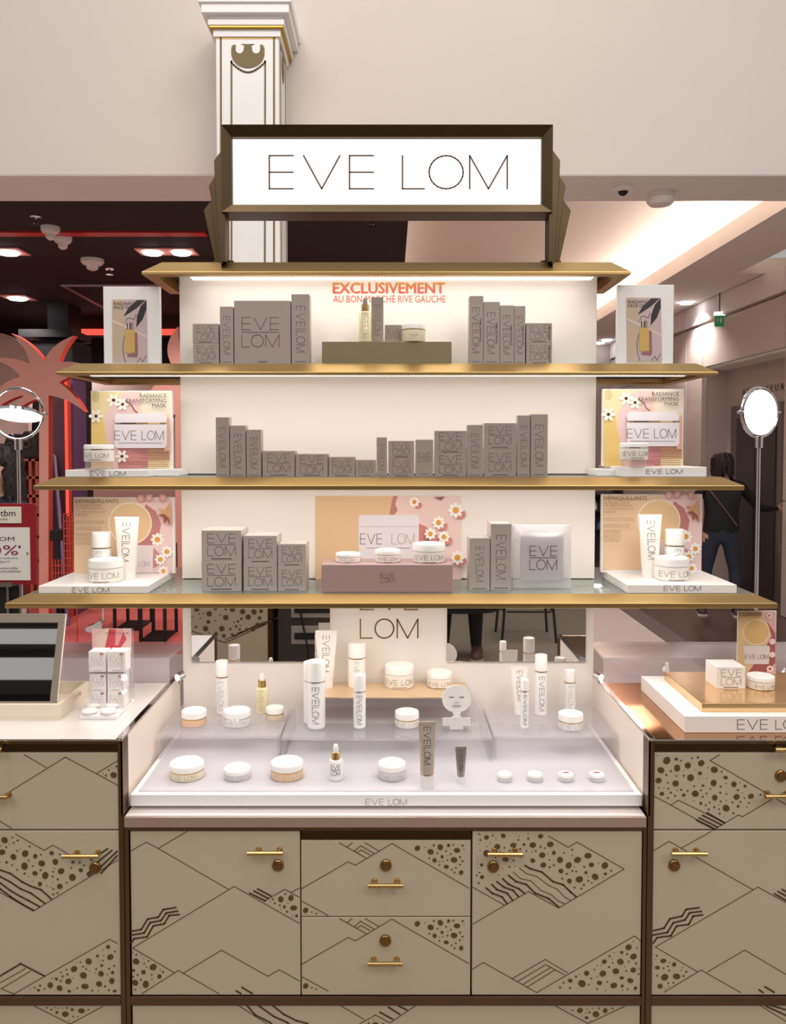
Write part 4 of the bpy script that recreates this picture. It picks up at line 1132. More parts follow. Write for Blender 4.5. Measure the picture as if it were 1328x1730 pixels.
def bottle(px0, px1, yt, yb, zs, label, capf=.28, ring=M_brass, body=None, cap=None, ink=None, group=None, name='pump_bottle', Yc=None, lettertop=.9, letterfrac=.78, shrink=1.0, lid_r=1.0):
    pc = (px0 + px1) / 2
    b = base_pt(pc, yb, zs)
    r = (px1 - px0) / 2 / F * (b.y + .01)
    cy = Yc or b.y + r
    r = (px1 - px0) / 2 / F * cy
    cx = P(pc, yb, cy).x
    h = Z(yt, cy + (r if yt > HY else 0)) - zs
    t = empty(name, (cx, cy, zs), label, 'bottle', group)
    zc = h * (1 - capf); e = .002; rb = r * shrink
    MB().lathe([(rb - e, 0), (rb, e), (rb, zc - .004), (rb - .0015, zc - .001)], n=32).build('body', body or M_frost, t, local=True)
    MB().lathe([(r + .0002, zc - .001), (r + .0002, zc + .0014)], n=32).build('ring', ring, t, local=True)
    rl = r * lid_r
    MB().lathe([(rl, zc + .0014), (rl, h - e), (rl - e * .3, h - e * .3), (rl - e, h), (.0003, h)], n=32).build('cap', cap or M_mlid, t, local=True)
    s = zc * letterfrac / 6.8
    sv = min(s * 1.25, rb * .8)
    cyl_letter_v(t, LOGO_BAR, s, sv, rb + .0003, zc * lettertop, ink or M_ink2)
    return t

def dropper(px0, px1, yt, yb, zs, label, body, bulb, ink, capf=.33, stackl=False, Yc=None, name='dropper_bottle'):
    pc = (px0 + px1) / 2
    b = base_pt(pc, yb, zs)
    r = (px1 - px0) / 2 / F * (b.y + .01); cy = Yc or b.y + r
    r = (px1 - px0) / 2 / F * cy
    cx = P(pc, yb, cy).x
    h = Z(yt, cy) - zs
    t = empty(name, (cx, cy, zs), label, 'bottle')
    zc = h * (1 - capf)
    MB().lathe([(r - .0015, 0), (r, .0015), (r, zc - .004), (r - .002, zc - .001), (r * .6, zc)], n=32).build('bottle', body, t, local=True)
    zk = zc + h * capf * .48
    MB().lathe([(r * .62, zc), (r * .62, zk), (r * .55, zk + .0006)], n=28).build('collar', M_brass, t, local=True)
    MB().lathe([(r * .38, zk), (r * .36, h - r * .4), (r * .28, h - r * .12), (r * .12, h), (.0003, h)], n=24).build('bulb', bulb, t, local=True, angle=60)
    if stackl:
        s = r * 1.3 / 3.07
        letter_flat(t, LOGO_STACK, .12, lambda u, v: ((r + .0003) * sin((u - 1.535) * s / r), -(r + .0003) * cos((u - 1.535) * s / r), zc * .3 + v * s * 1.4), ink, sub=.4)
    else:
        cyl_letter_v(t, LOGO_BAR, zc * .8 / 6.8, r * .7, r + .0003, zc * .92, ink)
    return t

def tube(px0, px1, yt, yb, zs, label, body, capm, ink, capf=.12, ring=None, Yc=None, bot=.66, name='squeeze_tube', letterfrac=.7):
    pc = (px0 + px1) / 2
    b = base_pt(pc, yb, zs)
    cy = Yc or b.y + .012
    hw = (px1 - px0) / 2 / F * cy
    cx = P(pc, yb, cy).x
    h = Z(yt, cy) - zs
    t = empty(name, (cx, cy, zs), label, 'tube')
    rb = hw * bot; zc = h * capf
    MB().lathe([(rb * .96, 0), (rb * .98, .001), (rb * .98, zc)], n=28).build('cap', capm, t, local=True)
    if ring: MB().lathe([(rb * 1.0, zc), (rb * 1.0, zc + .0022)], n=28).build('ring', ring, t, local=True); zc += .0022
    def sect(f):
        a = rb + (hw - rb) * (f ** .8); d = max(.0012, rb * (1 - f ** 1.4))
        return a, d
    rings = []
    for i in range(9):
        f = i / 8; a, d = sect(f); z = zc + (h - .006 - zc) * f
        rings.append([(a * cos(2 * pi * k / 32), d * sin(2 * pi * k / 32), z) for k in range(32)])
    rings.append([(hw * cos(2 * pi * k / 32), .0012 * sin(2 * pi * k / 32), h) for k in range(32)])
    MB().rings(rings).build('tube_body', body, t, local=True, angle=60)
    MB().box(-hw, hw, -.0014, .0014, h - .0055, h - .0005).build('crimp', body, t, local=True)
    Lz = (h - zc) * letterfrac; s = Lz / 6.8; sv = min(s * 1.25, rb * .95)
    ztop = zc + (h - zc) * .9
    def fn(u, v):
        z = ztop - u * s; f = min(1, max(0, (z - zc) / (h - .006 - zc))); a, d = sect(f); x = (v - .5) * sv
        return (x, -d * sqrt(max(0, 1 - (x / a) ** 2)) - .0006, z)
    letter_flat(t, LOGO_BAR, .085, fn, ink, sub=.35)
    return t

# ------------------------------------------------------------------ shelf 2 (upper): cartons, riser, posters
B2 = Z2 + .0002
YQ = 1.872
G2 = 'grey cartons on the upper shelf'
carton(326, 370, 580, B2, YQ, .045, 'lower of two small grey cartons beside the left face oil poster', group=G2)
zmid = Z(580, YQ) + .0003
carton(325, 369, 547, zmid, YQ, .045, 'upper of two small grey cartons beside the left face oil poster', group=G2)
carton(371, 394, 518, B2, YQ, .03, 'narrow grey carton squeezed beside the large square gift carton', 'bar', group=G2)
carton(395, 491, 508, B2, YQ, .06, 'large square grey gift carton with two line logo', 'big', group=G2)
carton(492, 523, 497, B2, YQ, .04, 'tall grey carton between the gift carton and the bronze riser', 'bar', group=G2)
r0, r1 = P(544, 600, 1.868).x, P(763, 600, 1.868).x
ZRB = Z(577, 1.868)
o = MB().box(r0, r1, 1.868, 1.95, B2, ZRB).build('riser_block', mat('brushed_bronze_block', (156, 142, 110), .36, .55, var=.12, scale=30, stretch=(.4, 10, 14)), origin=((r0 + r1) / 2, 1.9, B2), bevel=.001)
tag(o, 'brushed bronze riser block holding face oil, small carton and cream jar', 'riser')
dropper(606, 628, 503, 577, ZRB, 'golden oil dropper bottle with grey bulb on the bronze riser', M_oil, M_bulb, M_pale, Yc=1.885, capf=.31)
carton(627, 648, 502, ZRB, 1.895, .02, 'slim grey carton behind the golden oil dropper on the bronze riser', 'bar', group=G2)
carton(650, 679, 549, ZRB, 1.905, .03, 'small grey carton behind the cream jar on the bronze riser', group=G2)
jar(679, 719, 548, 577, ZRB, 'white lidded beige cream jar on the bronze riser', body=M_yell_pot, band=M_brass, Yc=1.888, ink=M_ink3, lidf=.34, logo=.0028)
TRL = 'grey cartons with dark vertical side text'
for a, b, y, lb in ((793, 817, 500, 'tallest carton of the four vertical side text cartons'), (817, 845, 510, 'widest of the four tall vertical side text cartons'), (845, 869, 516, 'third of the four tall side text cartons, beside the slimmest'), (869, 888, 517, 'slimmest of the tall side text cartons, beside the stacked pair')):
    carton(a, b, y, B2, YQ, .035, lb, 'bar', group=TRL, tr_txt=True)
carton(889, 933, 579, B2, YQ, .045, 'lower of two stacked small cartons with vertical side text', group=TRL, tr_txt=True)
carton(889, 933, 546, Z(579, YQ) + .0003, YQ, .045, 'upper of two stacked small cartons with vertical side text', group=TRL, tr_txt=True)

def oil_poster(dx, dy, label):
    Y = 1.905
    x0, x1, y0, y1 = 174 + dx, 270 + dx, 484 + dy, 613
    a, b = P(x0, y0, Y).x, P(x1, y0, Y).x
    t = empty('poster_board', ((a + b) / 2, Y, B2), label, 'poster')
    MB().box(a, b, Y, Y + .012, B2, Z(y0, Y)).build('board', M_white, t, bevel=.001)
    pr = Print(Y - .0004)
    D = lambda pts: [(x + dx, y + dy) for x, y in pts]
    zx = lambda pts: [(x / 4.15 + dx, 330 + y / 4.15 + dy) for x, y in pts]
    yb = 612.4 - dy
    pr.poly(D([(189, 506), (248, 506), (249, yb), (190, yb)]), (206, 184, 158))
    pr.poly(zx([(860, 732), (1028, 732), (1036, 1170), (830, 1170), (870, 1060), (880, 950)]), (206, 184, 182))
    pr.poly(zx([(790, 870), (1030, 985), (1032, 1000), (790, 890)]), (226, 206, 196))
    pr.poly(zx([(865, 850), (900, 790), (960, 735), (1020, 735), (960, 790), (900, 830)]), (60, 54, 56))
    pr.poly(zx([(955, 925), (960, 850), (985, 780), (1026, 735), (1026, 800), (1000, 870)]), (54, 48, 52))
    pr.text('RADIANCE', 192.5 + dx, 231 + dx, 510 + dy, 515.5 + dy, (74, 60, 56)); pr.text('FACE OIL', 192.5 + dx, 222 + dx, 516.5 + dy, 522 + dy, (74, 60, 56))
    pr.poly(zx([(945, 960), (962, 960), (966, 1110), (960, 1135), (895, 1130), (890, 1115), (945, 1105)]), (160, 110, 110))
    pr.poly(zx([(876, 940), (944, 940), (946, 1105), (878, 1105)]), (214, 176, 104))
    pr.poly(zx([(890, 895), (915, 895), (915, 938), (890, 938)]), (90, 70, 60)); pr.poly(zx([(898, 895), (906, 895), (906, 938), (898, 938)]), (230, 216, 200))
    pr.poly(zx([(916, 890), (932, 890), (932, 938), (916, 938)]), (170, 128, 126))
    pr.lines([zx([(880, 895), (890, 862), (910, 858), (940, 870), (955, 830)]), zx([(872, 985), (860, 1050), (866, 1120), (880, 1170)]), zx([(960, 1168), (985, 1140), (1000, 1168), (1025, 1120)])], .8, (120, 84, 80))
    pr.build('print', t)
oil_poster(0, 0, 'white framed face oil poster above the coral palm shop')
oil_poster(869, -3, 'white framed face oil poster in front of the lit cove ceiling')

# ------------------------------------------------------------------ shelf 3 (middle)
B3 = Z3 + .0002
YM = 1.84
G3 = 'grey cartons on the middle shelf'
row3 = [(364, 387, 705, 'bar', .03, 'tallest carton starting the descending row on the middle shelf', 0), (388, 415, 719, 'bar', .035, 'second tall carton of the descending row on the middle shelf', 0), (416, 441, 726, 'bar', .032, 'third tall carton of the descending row beside the wide low cartons', 0),
        (443, 498, 762, 'stack', .05, 'widest low carton right after the three tall descending ones', 0), (499, 554, 767, 'stack', .05, 'second of the low wide cartons on the middle shelf', 0), (555, 600, 772, 'stack', .045, 'third of the low cartons on the middle shelf', 0), (601, 635, 777, 'stack', .035, 'smallest low carton on the middle shelf', 0),
        (636, 654, 739, 'bar', .02, 'slim upright carton beside the smallest low carton', 0), (702, 732, 743, 'stack', .03, 'single upright wrapped carton between two stacked pairs', 1), (789, 816, 718, 'bar', .03, 'upright wrapped carton between the two larger stacked pairs', 1), (874, 896, 702, 'bar', .025, 'tall shiny wrapped carton beside the plain tall end carton', 1), (897, 926, 700, 'bar', .035, 'plain tall carton ending the ascending row on the middle shelf', 0)]
for a, b, y, lg, d, lb, wr_ in row3:
    carton(a, b, y, B3, YM, d, lb, lg, M_boxw if wr_ else M_box, group=G3)
for a, b, y0, y1, lb, mm in ((656, 700, 774, 745, 'smallest stacked pair on the middle shelf', M_box), (734, 788, 766, 728, 'middle stacked wrapped pair on the middle shelf', M_boxw), (818, 872, 759, 715, 'largest stacked wrapped pair on the middle shelf', M_boxw)):
    carton(a, b, y0, B3, YM, .05, 'lower carton of the ' + lb, 'stack', mm, group=G3)
    carton(a, b, y1, Z(y0, YM) + .0003, YM, .05, 'upper carton of the ' + lb, 'stack', mm, group=G3)

def plinth(px0, px1, yt, yb, zs, Yf, dep, lx0, lx1, ly0, ly1, label):
    x0, x1 = P(px0, yt, Yf).x, P(px1, yt, Yf).x
    zt = Z(yt, Yf)
    o = MB().box(x0, x1, Yf, Yf + dep, zs, zt).build('display_plinth', M_white, origin=((x0 + x1) / 2, Yf + dep / 2, zs), bevel=.001)
    tag(o, label, 'plinth')
    px_logo(LOGO_ROW, lx0, lx1, ly0, ly1, .8, Yf - .0005, M_ink2, o, 6.95, 1)
    return zt
def acrylic_poster(px0, px1, y0, zs, Y, label):
    a, b = P(px0, y0, Y).x, P(px1, y0, Y).x
    t = empty('poster_stand', ((a + b) / 2, Y, zs), label, 'poster')
    MB().box(a, b, Y, Y + .014, zs, Z(y0, Y)).build('block', M_white, t, bevel=.001)
    return t
def mask_poster(dx, dy, Y, zs, label):
    x0, x1, y0, y1 = 153 + dx, 290 + dx, 660 + dy, Z
    t = acrylic_poster(x0, x1, y0, zs, Y, label)
    pr = Print(Y - .0004)
    yb = HY + (792 - HY) * 1 + dy
    D = lambda pts: [(x + dx, y + dy) for x, y in pts]
    R = lambda a, b, c, d, rgb: pr.rect(a + dx, b + dx, c + dy, d + dy, rgb)
    R(154, 287, 662, 791, (242, 222, 176))
    pr.poly(D([(178, 700), (195, 675), (212, 662), (240, 662), (236, 690), (230, 740), (230, 791), (195, 791), (186, 760), (178, 740)]), (238, 206, 204))
    pr.poly(D([(240, 662), (287, 662), (287, 700), (240, 700)]), (240, 230, 212))
    pr.poly(D([(154, 690), (172, 700), (180, 740), (190, 791), (154, 791)]), (240, 206, 130))
    pr.poly(D([(215, 752), (287, 752), (287, 778), (240, 779), (214, 775)]), (206, 160, 128)); pr.poly(D([(200, 757), (250, 757), (250, 791), (200, 791)]), (206, 140, 140))
    pr.ell(162 + dx, 670 + dy, 6, 9, (214, 200, 150))
    for fx_, fy_, r_ in ((192, 676, 12), (207, 683, 11), (162, 703, 12), (206, 771, 11)):
        pr.flower(fx_ + dx, fy_ + dy, r_, (252, 246, 234), (74, 54, 40), 6, .22)
    pr.lines([D([(212, 676), (222, 684), (226, 692), (232, 697)])], 1.6, (120, 70, 60))
    pr.poly(D([(282, 704), (287, 708), (287, 762), (276, 765), (281, 740)]), (226, 176, 150))
    pr.poly(D([(193, 704), (197, 699), (277, 699), (282, 704), (281, 714), (194, 714)]), (238, 232, 238))
    R(198, 278, 714, 717, (150, 118, 84)); R(204, 230, 714, 716.5, (80, 66, 60)); R(250, 270, 714, 716.5, (216, 180, 130))
    pr.poly(D([(193, 717), (282, 717), (282, 752), (278, 757), (197, 757), (193, 752)]), (236, 230, 236))
    pr.logo(LOGO_ROW, 194 + dx, 276 + dx, 728 + dy, 743 + dy, (96, 88, 92), 1.0)
    pr.lines([D([(200, 748.5), (274, 748.5)])], 1.0, (150, 144, 150))
    for s_, a, c in (('RADIANCE', 236, 665), ('TRANSFORMING', 212, 673.6), ('MASK', 257, 682)):
        pr.text(s_, a + dx, 281 + dx, c + dy, c + 6.4 + dy, (78, 70, 62))
    for k, (a, c) in enumerate(((222, 762), (235, 766), (248, 770), (236, 774), (203, 781), (215, 784.5), (240, 788))):
        pr.lines([D([(a, c), (284, c)])], .9, (140, 100, 80))
    pr.build('print', t)
ZPL3 = plinth(110, 251, 794, 806, B3, 1.835, .20, 152, 212, 796.5, 803.5, 'white logo plinth under the mask poster near the coral palm')
mask_poster(0, 0, 1.93, ZPL3, 'radiance mask poster stand in front of the coral palm shop')
ZPR3 = plinth(1050, 1194, 789, 806, B3, 1.835, .20, 1092, 1153, 793, 800, 'white logo plinth under the mask poster near the lift')
mask_poster(866, -3, 1.93, ZPR3, 'radiance mask poster stand in front of the pink wall')
# smaller white slab linking each plinth back behind the panel
for xa, xb, lb in ((251, 305, 'thin white slab between the mask plinth near the palm and the panel'), (1009, 1050, 'thin white slab between the mask plinth near the lift and the panel')):
    a, b = P(xa, 800, 1.88).x + (.001 if xa < 600 else 0), P(xb, 800, 1.90).x - .001
    o = MB().box(a, b, 1.885, 2.04 if False else 1.975, B3, Z(793, 1.88)).build('link_slab', M_white, origin=((a + b) / 2, 1.93, B3), bevel=.001)
    tag(o, lb, 'slab')
def mini_mask_jar(px0, px1, yt, yb, zs, label, Yc, baselab):
    pc = (px0 + px1) / 2; cx = P(pc, yb, Yc).x; r = (px1 - px0) / 2 / F * Yc
    zb = Z(yb, Yc)
    o = MB().lathe([(r * .95, 0), (r * .95, .0035), (r * .92, .004), (r * .92, max(.0045, zb - zs))], n=40).build('clear_stand', M_acr2, origin=(cx, Yc, zs), local=True)
    o.location = (cx, Yc, zs); WLOC[o.name] = Vector(o.location)
    tag(o, baselab, 'stand')
    jar(px0, px1, yt, yb, zb if zb - zs > .0045 else zs + .0045, label, band=M_chrome, Yc=Yc, lidf=.3, ink=M_ink2)
mini_mask_jar(143, 192, 751, 780, ZPL3, 'white mask jar before the mask poster near the coral palm', 1.86, 'clear round stand under the mask jar near the coral palm')
mini_mask_jar(1047, 1094, 748, 777, ZPR3, 'white mask jar before the mask poster near the lift', 1.86, 'clear round stand under the mask jar near the lift')

# ------------------------------------------------------------------ shelf 4 (lower)
B4 = Z4 + .0002
G4 = 'silver grey cartons on the lower shelf'
for a, b, y0, y1, d, lb in ((340, 408, 948, 896, .09, 'largest cube carton pair'), (411, 468, 952, 905, .08, 'medium cube carton pair'), (469, 517, 957, 919, .07, 'smallest cube carton pair')):
    Yf = 1.815
    carton(a, b, y0, B4, Yf, d, 'lower of the ' + lb + ' on the glass shelf', 'stack', M_boxlit, group=G4)
    carton(a, b, y1, Z(y0, Yf) + .0003, Yf, d, 'upper of the ' + lb + ' on the glass shelf', 'stack', M_boxlit, group=G4)
carton(793, 828, 909, B4, 1.825, .06, 'shorter upright silver grey carton beside the pink riser', 'bar', M_boxlit, group=G4)
carton(829, 865, 885, B4, 1.825, .07, 'taller upright silver grey carton beside the white pouch', 'bar', M_boxlit, group=G4)
# white pouch
Yp = 1.85
a, b = P(866, 940, Yp).x, P(965, 940, Yp).x
zt = Z(887, Yp)
t = empty('gift_pouch', ((a + b) / 2, Yp, B4), 'puffy translucent white pouch with two line logo beside silver grey cartons', 'pouch')
hw, hh = (b - a) / 2, (zt - B4)
rows = []
for j in range(13):
    v = j / 12; row = []
    for i in range(13):
        u = i / 12 * 2 - 1
        bulge = .017 * (1 - u ** 4) * (1 - (2 * v - 1) ** 4)
        row.append((u * hw, -bulge, v * hh))
    rows.append(row)
mb = MB().rings(rows, False, False, False)
mb.rings([[(x, .012 - y * .7, z) for x, y, z in r] for r in rows], False, False, False)
mb.rings([[(-hw, 0, 0), (-hw, .012, 0)], [(-hw, 0, hh), (-hw, .012, hh)], [(hw, 0, hh), (hw, .012, hh)], [(hw, 0, 0), (hw, .012, 0)], [(-hw, 0, 0), (-hw, .012, 0)]], False, False, False)
mb.build('film', clear('milky_film', (.96, .95, .96), .06, .45, (250, 248, 250), .12), t, local=True)
MB().rings([[(u * hw * .72, -.0185 if False else -.006, B) for u in (-1, 1)] for B in (hh * .12, hh * .82)], False, False, False).build('insert_face', mat('lilac_cloth', (196, 186, 188), .8), t, local=True)
MB().box(-hw * .72, hw * .72, -.004, .010, hh * .1, hh * .84).build('folded_cloth', mat('lilac_cloth', (196, 186, 188), .8), t, local=True, bevel=.003)
s = hw * .92 / 3.07
letter_flat(t, LOGO_STACK, .07, lambda u, v: ((u - 1.535) * s, -.0185, hh * .32 + v * s * 1.1), M_ink2)
# centre poster on panel and pink riser
Yq = YPANEL - .004
a, b = P(533, 900, Yq).x, P(779, 900, Yq).x
t = empty('poster_board', ((a + b) / 2, Yq, B4), 'cleanser poster with daisies leaning on the back panel', 'poster')
MB().box(a, b, Yq, YPANEL - .0008, B4, Z(838, Yq)).build('board', M_white, t)
pr = Print(Yq - .0004)
yb_ = HY + (B4 - CZ) * -F / Yq - 1.0
pr.rect(533, 779, 838, yb_, (226, 190, 150))
pr.poly([(668, 838), (779, 838), (779, yb_), (640, yb_), (640, 940), (655, 900), (662, 870)], (236, 206, 200))
pr.poly([(664, 838), (672, 838), (668, 852), (672, 862), (662, 876), (658, 868)], (196, 132, 116))
pr.poly([(700, 880), (720, 890), (735, 905), (728, 930), (712, 955), (640, 960), (640, 940)], (204, 132, 122))
pr.poly([(606, 874), (609, 870), (705, 870), (708, 874), (707, 938), (702, 944), (612, 944), (606, 938)], (232, 224, 228))
pr.poly([(607, 889), (707, 889), (707, 890.4), (607, 890.4)], (206, 198, 204))
pr.logo(EVE_L, 609, 645, 902, 919, (96, 88, 88), 1.1, 3.04); pr.logo(LOM_L, 662, 700, 902, 919, (196, 170, 150), 1.1, 3.07)
pr.lines([[(620, 926), (692, 926)]], 1.2, (160, 150, 150))
for x, y, r in ((700, 848, 9), (770, 862, 13), (741, 883, 11), (727, 902, 10), (750, 907, 10), (773, 942, 12)):
    pr.ell(x + 6, y + 6, r * .8, r * .7, (206, 136, 126)); pr.flower(x, y, r)
pr.poly([(733, 840), (752, 839), (748, 842), (744, 846), (740, 842)], (140, 80, 80))
pr.build('print', t, .45)
Yr = 1.80
a, b = P(543, 980, Yr).x, P(765, 980, Yr).x
ZRP = Z(954, Yr)
o = MB().box(a, b, Yr, Yr + .10, B4, ZRP).build('riser_block', mat('dusty_pink_block', (176, 146, 144), .45, var=.02), origin=((a + b) / 2, Yr + .05, B4), bevel=.0012)
tag(o, 'dusty pink riser block holding three white jars on the glass shelf', 'riser')
px_logo(LOGO_STACK, 643, 666, 968, 984, .7, Yr - .0005, mat('tonal_pink_ink', (140, 112, 110), .5), o, 3.07, 2.42)
jar(567, 609, 931, 954, ZRP, 'smallest white jar of the three on the pink riser', Yc=1.85, lidf=.35, group='white jars on the pink riser')
jar(633, 677, 925, 955, ZRP, 'middle sized white jar on the pink riser', Yc=1.85, lidf=.35, group='white jars on the pink riser')
jar(697, 752, 914, 955, ZRP, 'largest white jar of the three on the pink riser', Yc=1.85, lidf=.38, group='white jars on the pink riser')

def cleanser_poster(dx, dy, Y, zs, label):
    x0, x1, y0 = 124 + dx, 294 + dx, 840 + dy
    t = acrylic_poster(x0, x1, y0, zs, Y, label)
    pr = Print(Y - .0004)
    D = lambda pts: [(x + dx, y + dy) for x, y in pts]
    zx = lambda pts: [(x / 4.15 + dx, 620 + y / 4.15 + dy) for x, y in pts]
    pr.poly(D([(125, 841), (292, 841), (292, 968), (125, 968)]), (232, 200, 166))
    pr.poly(D([(218, 841), (292, 841), (292, 968), (196, 968), (216, 930), (240, 920), (252, 890), (246, 862)]), (238, 206, 202))
    pr.poly(zx([(1020, 960), (1090, 1010), (1130, 1100), (1110, 1200), (1060, 1260), (1000, 1280), (960, 1240)]), (196, 130, 126))
    pr.poly(zx([(960, 1400), (1080, 1270), (1130, 1320), (1100, 1400), (1020, 1440), (960, 1440)]), (206, 146, 142))
    pr.ell(912 / 4.15 + dx, 620 + 1097 / 4.15 + dy, 37, 36, (246, 228, 206), 40); pr.ell(912 / 4.15 + dx, 620 + 1097 / 4.15 + dy, 34.5, 33.5, (232, 198, 154), 40)
    pr.poly(zx([(900, 1260), (905, 1250), (1070, 1250), (1075, 1262), (1070, 1440), (905, 1440)]), (234, 222, 224))
    pr.logo(LOM_L, 235 + dx, 252 + dx, 948 + dy, 957 + dy, (190, 176, 178), .8, 3.07)
    for x, y, r in ((1103, 1210, 42), (1170, 1295, 38), (1125, 1350, 36), (1205, 1355, 36), (1145, 1432, 34)):
        if x / 4.15 > 289: continue
        pr.flower(x / 4.15 + dx, 620 + y / 4.15 + dy, r / 4.15 + 1.0)
    for x, y in ((985, 925), (1045, 920), (1140, 922)):
        pr.flower(x / 4.15 + dx, 620 + y / 4.15 + dy, 7, (216, 160, 150), (230, 190, 170))
    pr.poly(zx([(1195, 945), (1204, 1100), (1190, 1110), (1165, 1060), (1150, 1085), (1140, 1040), (1105, 1045), (1130, 1020), (1105, 990), (1150, 1000), (1170, 980)]), (206, 160, 120))
    pr.poly(zx([(1110, 1040), (1150, 1030), (1185, 1060), (1195, 1110), (1170, 1075), (1150, 1100), (1145, 1055)]), (150, 90, 80))
    pr.text('DÉMAQUILLANTS', 127 + dx, 200 + dx, 842 + dy, 850.5 + dy, (84, 70, 60))
    for k, (s_, b) in enumerate((('LE SECRET POUR', 171), ('UN TEINT RADIEUX,', 175), ('UN DÉMAQUILLAGE', 178), ('PARFAIT', 148))):
        pr.text(s_, 127 + dx, b + dx, 852 + 5.2 * k + dy, 856 + 5.2 * k + dy, (164, 124, 98))
    y = 879
    for grp in ((('ÉLIMINE TOUTE TRACE DE', 176), ("MAQUILLAGE ET D'IMPURETÉ", 179)), (('UN MÉLANGE EXCLUSIF', 171), ("D'HUILES ESSENTIELLES", 171)), (('POUR UNE EXFOLIATION', 156), ('EN PROFONDEUR,', 155), ("FAITES L'EXPÉRIENCE DU", 156), ('DÉMAQUILLAGE ULTIME', 155), ('AVEC NOTRE EMBLÉMATIQUE', 156), ('MOUSSELINE', 152))):
        for s_, b in grp:
            pr.text(s_, 127 + dx, b + dx, y + dy, y + 2.6 + dy, (140, 104, 82)); y += 3.4
        y += 4
    pr.build('print', t)
ZPL4 = plinth(65, 250, 990, 1003, B4, 1.79, .22, 122, 184, 993, 1000.5, 'white logo plinth under the cleanser bottles near the coral shop')
ZPR4 = plinth(1060, 1245, 988, 1002, B4, 1.79, .22, 1122, 1184, 990, 998, 'white logo plinth under the cleanser bottles near the lift')
cleanser_poster(0, 0, 1.965, ZPL4, 'makeup remover poster stand in front of the coral shop')
cleanser_poster(893, -5, 1.965, ZPR4, 'makeup remover poster stand in front of the person at the lift')
tube(195, 236, 873, 979, ZPL4, 'white tube standing before the makeup remover poster near coral shop', M_tubew, M_mlid, M_ink2)
bottle(157, 188, 897, 972, ZPL4, 'white cylinder bottle behind the white jar near coral shop', .34, letterfrac=.9, Yc=1.905)
jar(151, 208, 940, 986, ZPL4, 'large white jar in front of the cylinder bottle near coral shop', lidf=.36)
tube(1078, 1117, 869, 976, ZPR4, 'white tube standing before the makeup remover poster near the lift', M_tubew, M_mlid, M_ink2)
bottle(1123, 1155, 892, 968, ZPR4, 'white cylinder bottle behind the white jar near the lift', .34, letterfrac=.9, Yc=1.905)
jar(1106, 1163, 937, 983, ZPR4, 'large white jar in front of the cylinder bottle near the lift', lidf=.36)

# ------------------------------------------------------------------ display tray and acrylic risers
YT = 1.572
ZTR = Z(1341, YT)
tx0, tx1 = P(220, 1341, YT).x, P(1085, 1341, YT).x
M_traywhite = mat('white_tray_acrylic', (253, 250, 250), .25)  # plain white acrylic, not emissive
M_inlay = mat('satin_grey_inlay', (200, 197, 203), .12, var=.01)
tray = empty('display_tray', ((tx0 + tx1) / 2, YT + .2, ZC + .0015), 'wide white tray with satin inlay and logo on its front', 'tray')
zf0 = Z(1362, YT)
MB().box(tx0, tx1, YT, YPANEL - .004, zf0, ZTR - .002).build('slab', M_traywhite, tray, bevel=.001)
MB().box(tx0 + .012, tx1 - .012, YT + .014, YPANEL - .006, ZTR - .0025, ZTR).build('inlay', M_inlay, tray)
MB().box(tx0 + .015, tx1 - .015, YT + .02, YPANEL - .02, ZC + .0012, zf0).build('foot', mat('tray_foot', (200, 180, 166), .4), tray)
px_logo(LOGO_ROW, 618, 687, 1350, 1360, .9, YT - .0005, M_pale, tray, 6.95, 1)
M_riser = clear('riser_acrylic', (.985, .98, .985), .03, .13, (250, 248, 252))
YR0 = 1.748
ZR = Z(1243, YR0)
TK = .006
def riser(px0, px1, Y0, Y1, zb, zt, label, m=None, mtop=None):
    a, b = P(px0, 1243, Y0).x, P(px1, 1243, Y0).x
    t = empty('acrylic_riser', ((a + b) / 2, (Y0 + Y1) / 2, zb), label, 'riser')
    MB().box(a, b, Y0, Y1, zt - TK, zt).build('top', mtop or m or M_riser, t, bevel=.0006)
    MB().box(a, a + TK, Y0, Y1, zb, zt - TK).build('leg', m or M_riser, t)
    MB().box(b - TK, b, Y0, Y1, zb, zt - TK).build('leg', m or M_riser, t)
    return t
riser(266, 473, YR0, 1.95, ZTR, ZR, 'clear acrylic riser holding the gold dropper and beige jars')
riser(475, 832, YR0 - .012, 1.95, ZTR, ZR, 'wide clear acrylic riser in the middle of the tray')
riser(834, 1044, YR0, 1.95, ZTR, ZR, 'clear acrylic riser holding the slim white bottles')
YU = 1.852
ZR2 = Z(1178, YU)
a, b = P(513, 1178, YU).x, P(793, 1178, YU).x
t = empty('acrylic_riser', ((a + b) / 2, 1.9, ZR), 'amber topped upper riser below the panel logo', 'riser')
MB().box(a, b, YU, 1.972, ZR2 - .003, ZR2).build('top', mat('amber_gloss_sheet', (226, 196, 158), .08, .35), t, bevel=.0005)
for q in ((a, a + .006), (b - .006, b)): MB().box(q[0], q[1], YU, 1.97, ZR, ZR2 - .003).build('leg', M_riser, t)
MB().box(a + .006, b - .006, 1.955, 1.96, ZR, ZR2 - .003).build('back', M_riser, t)

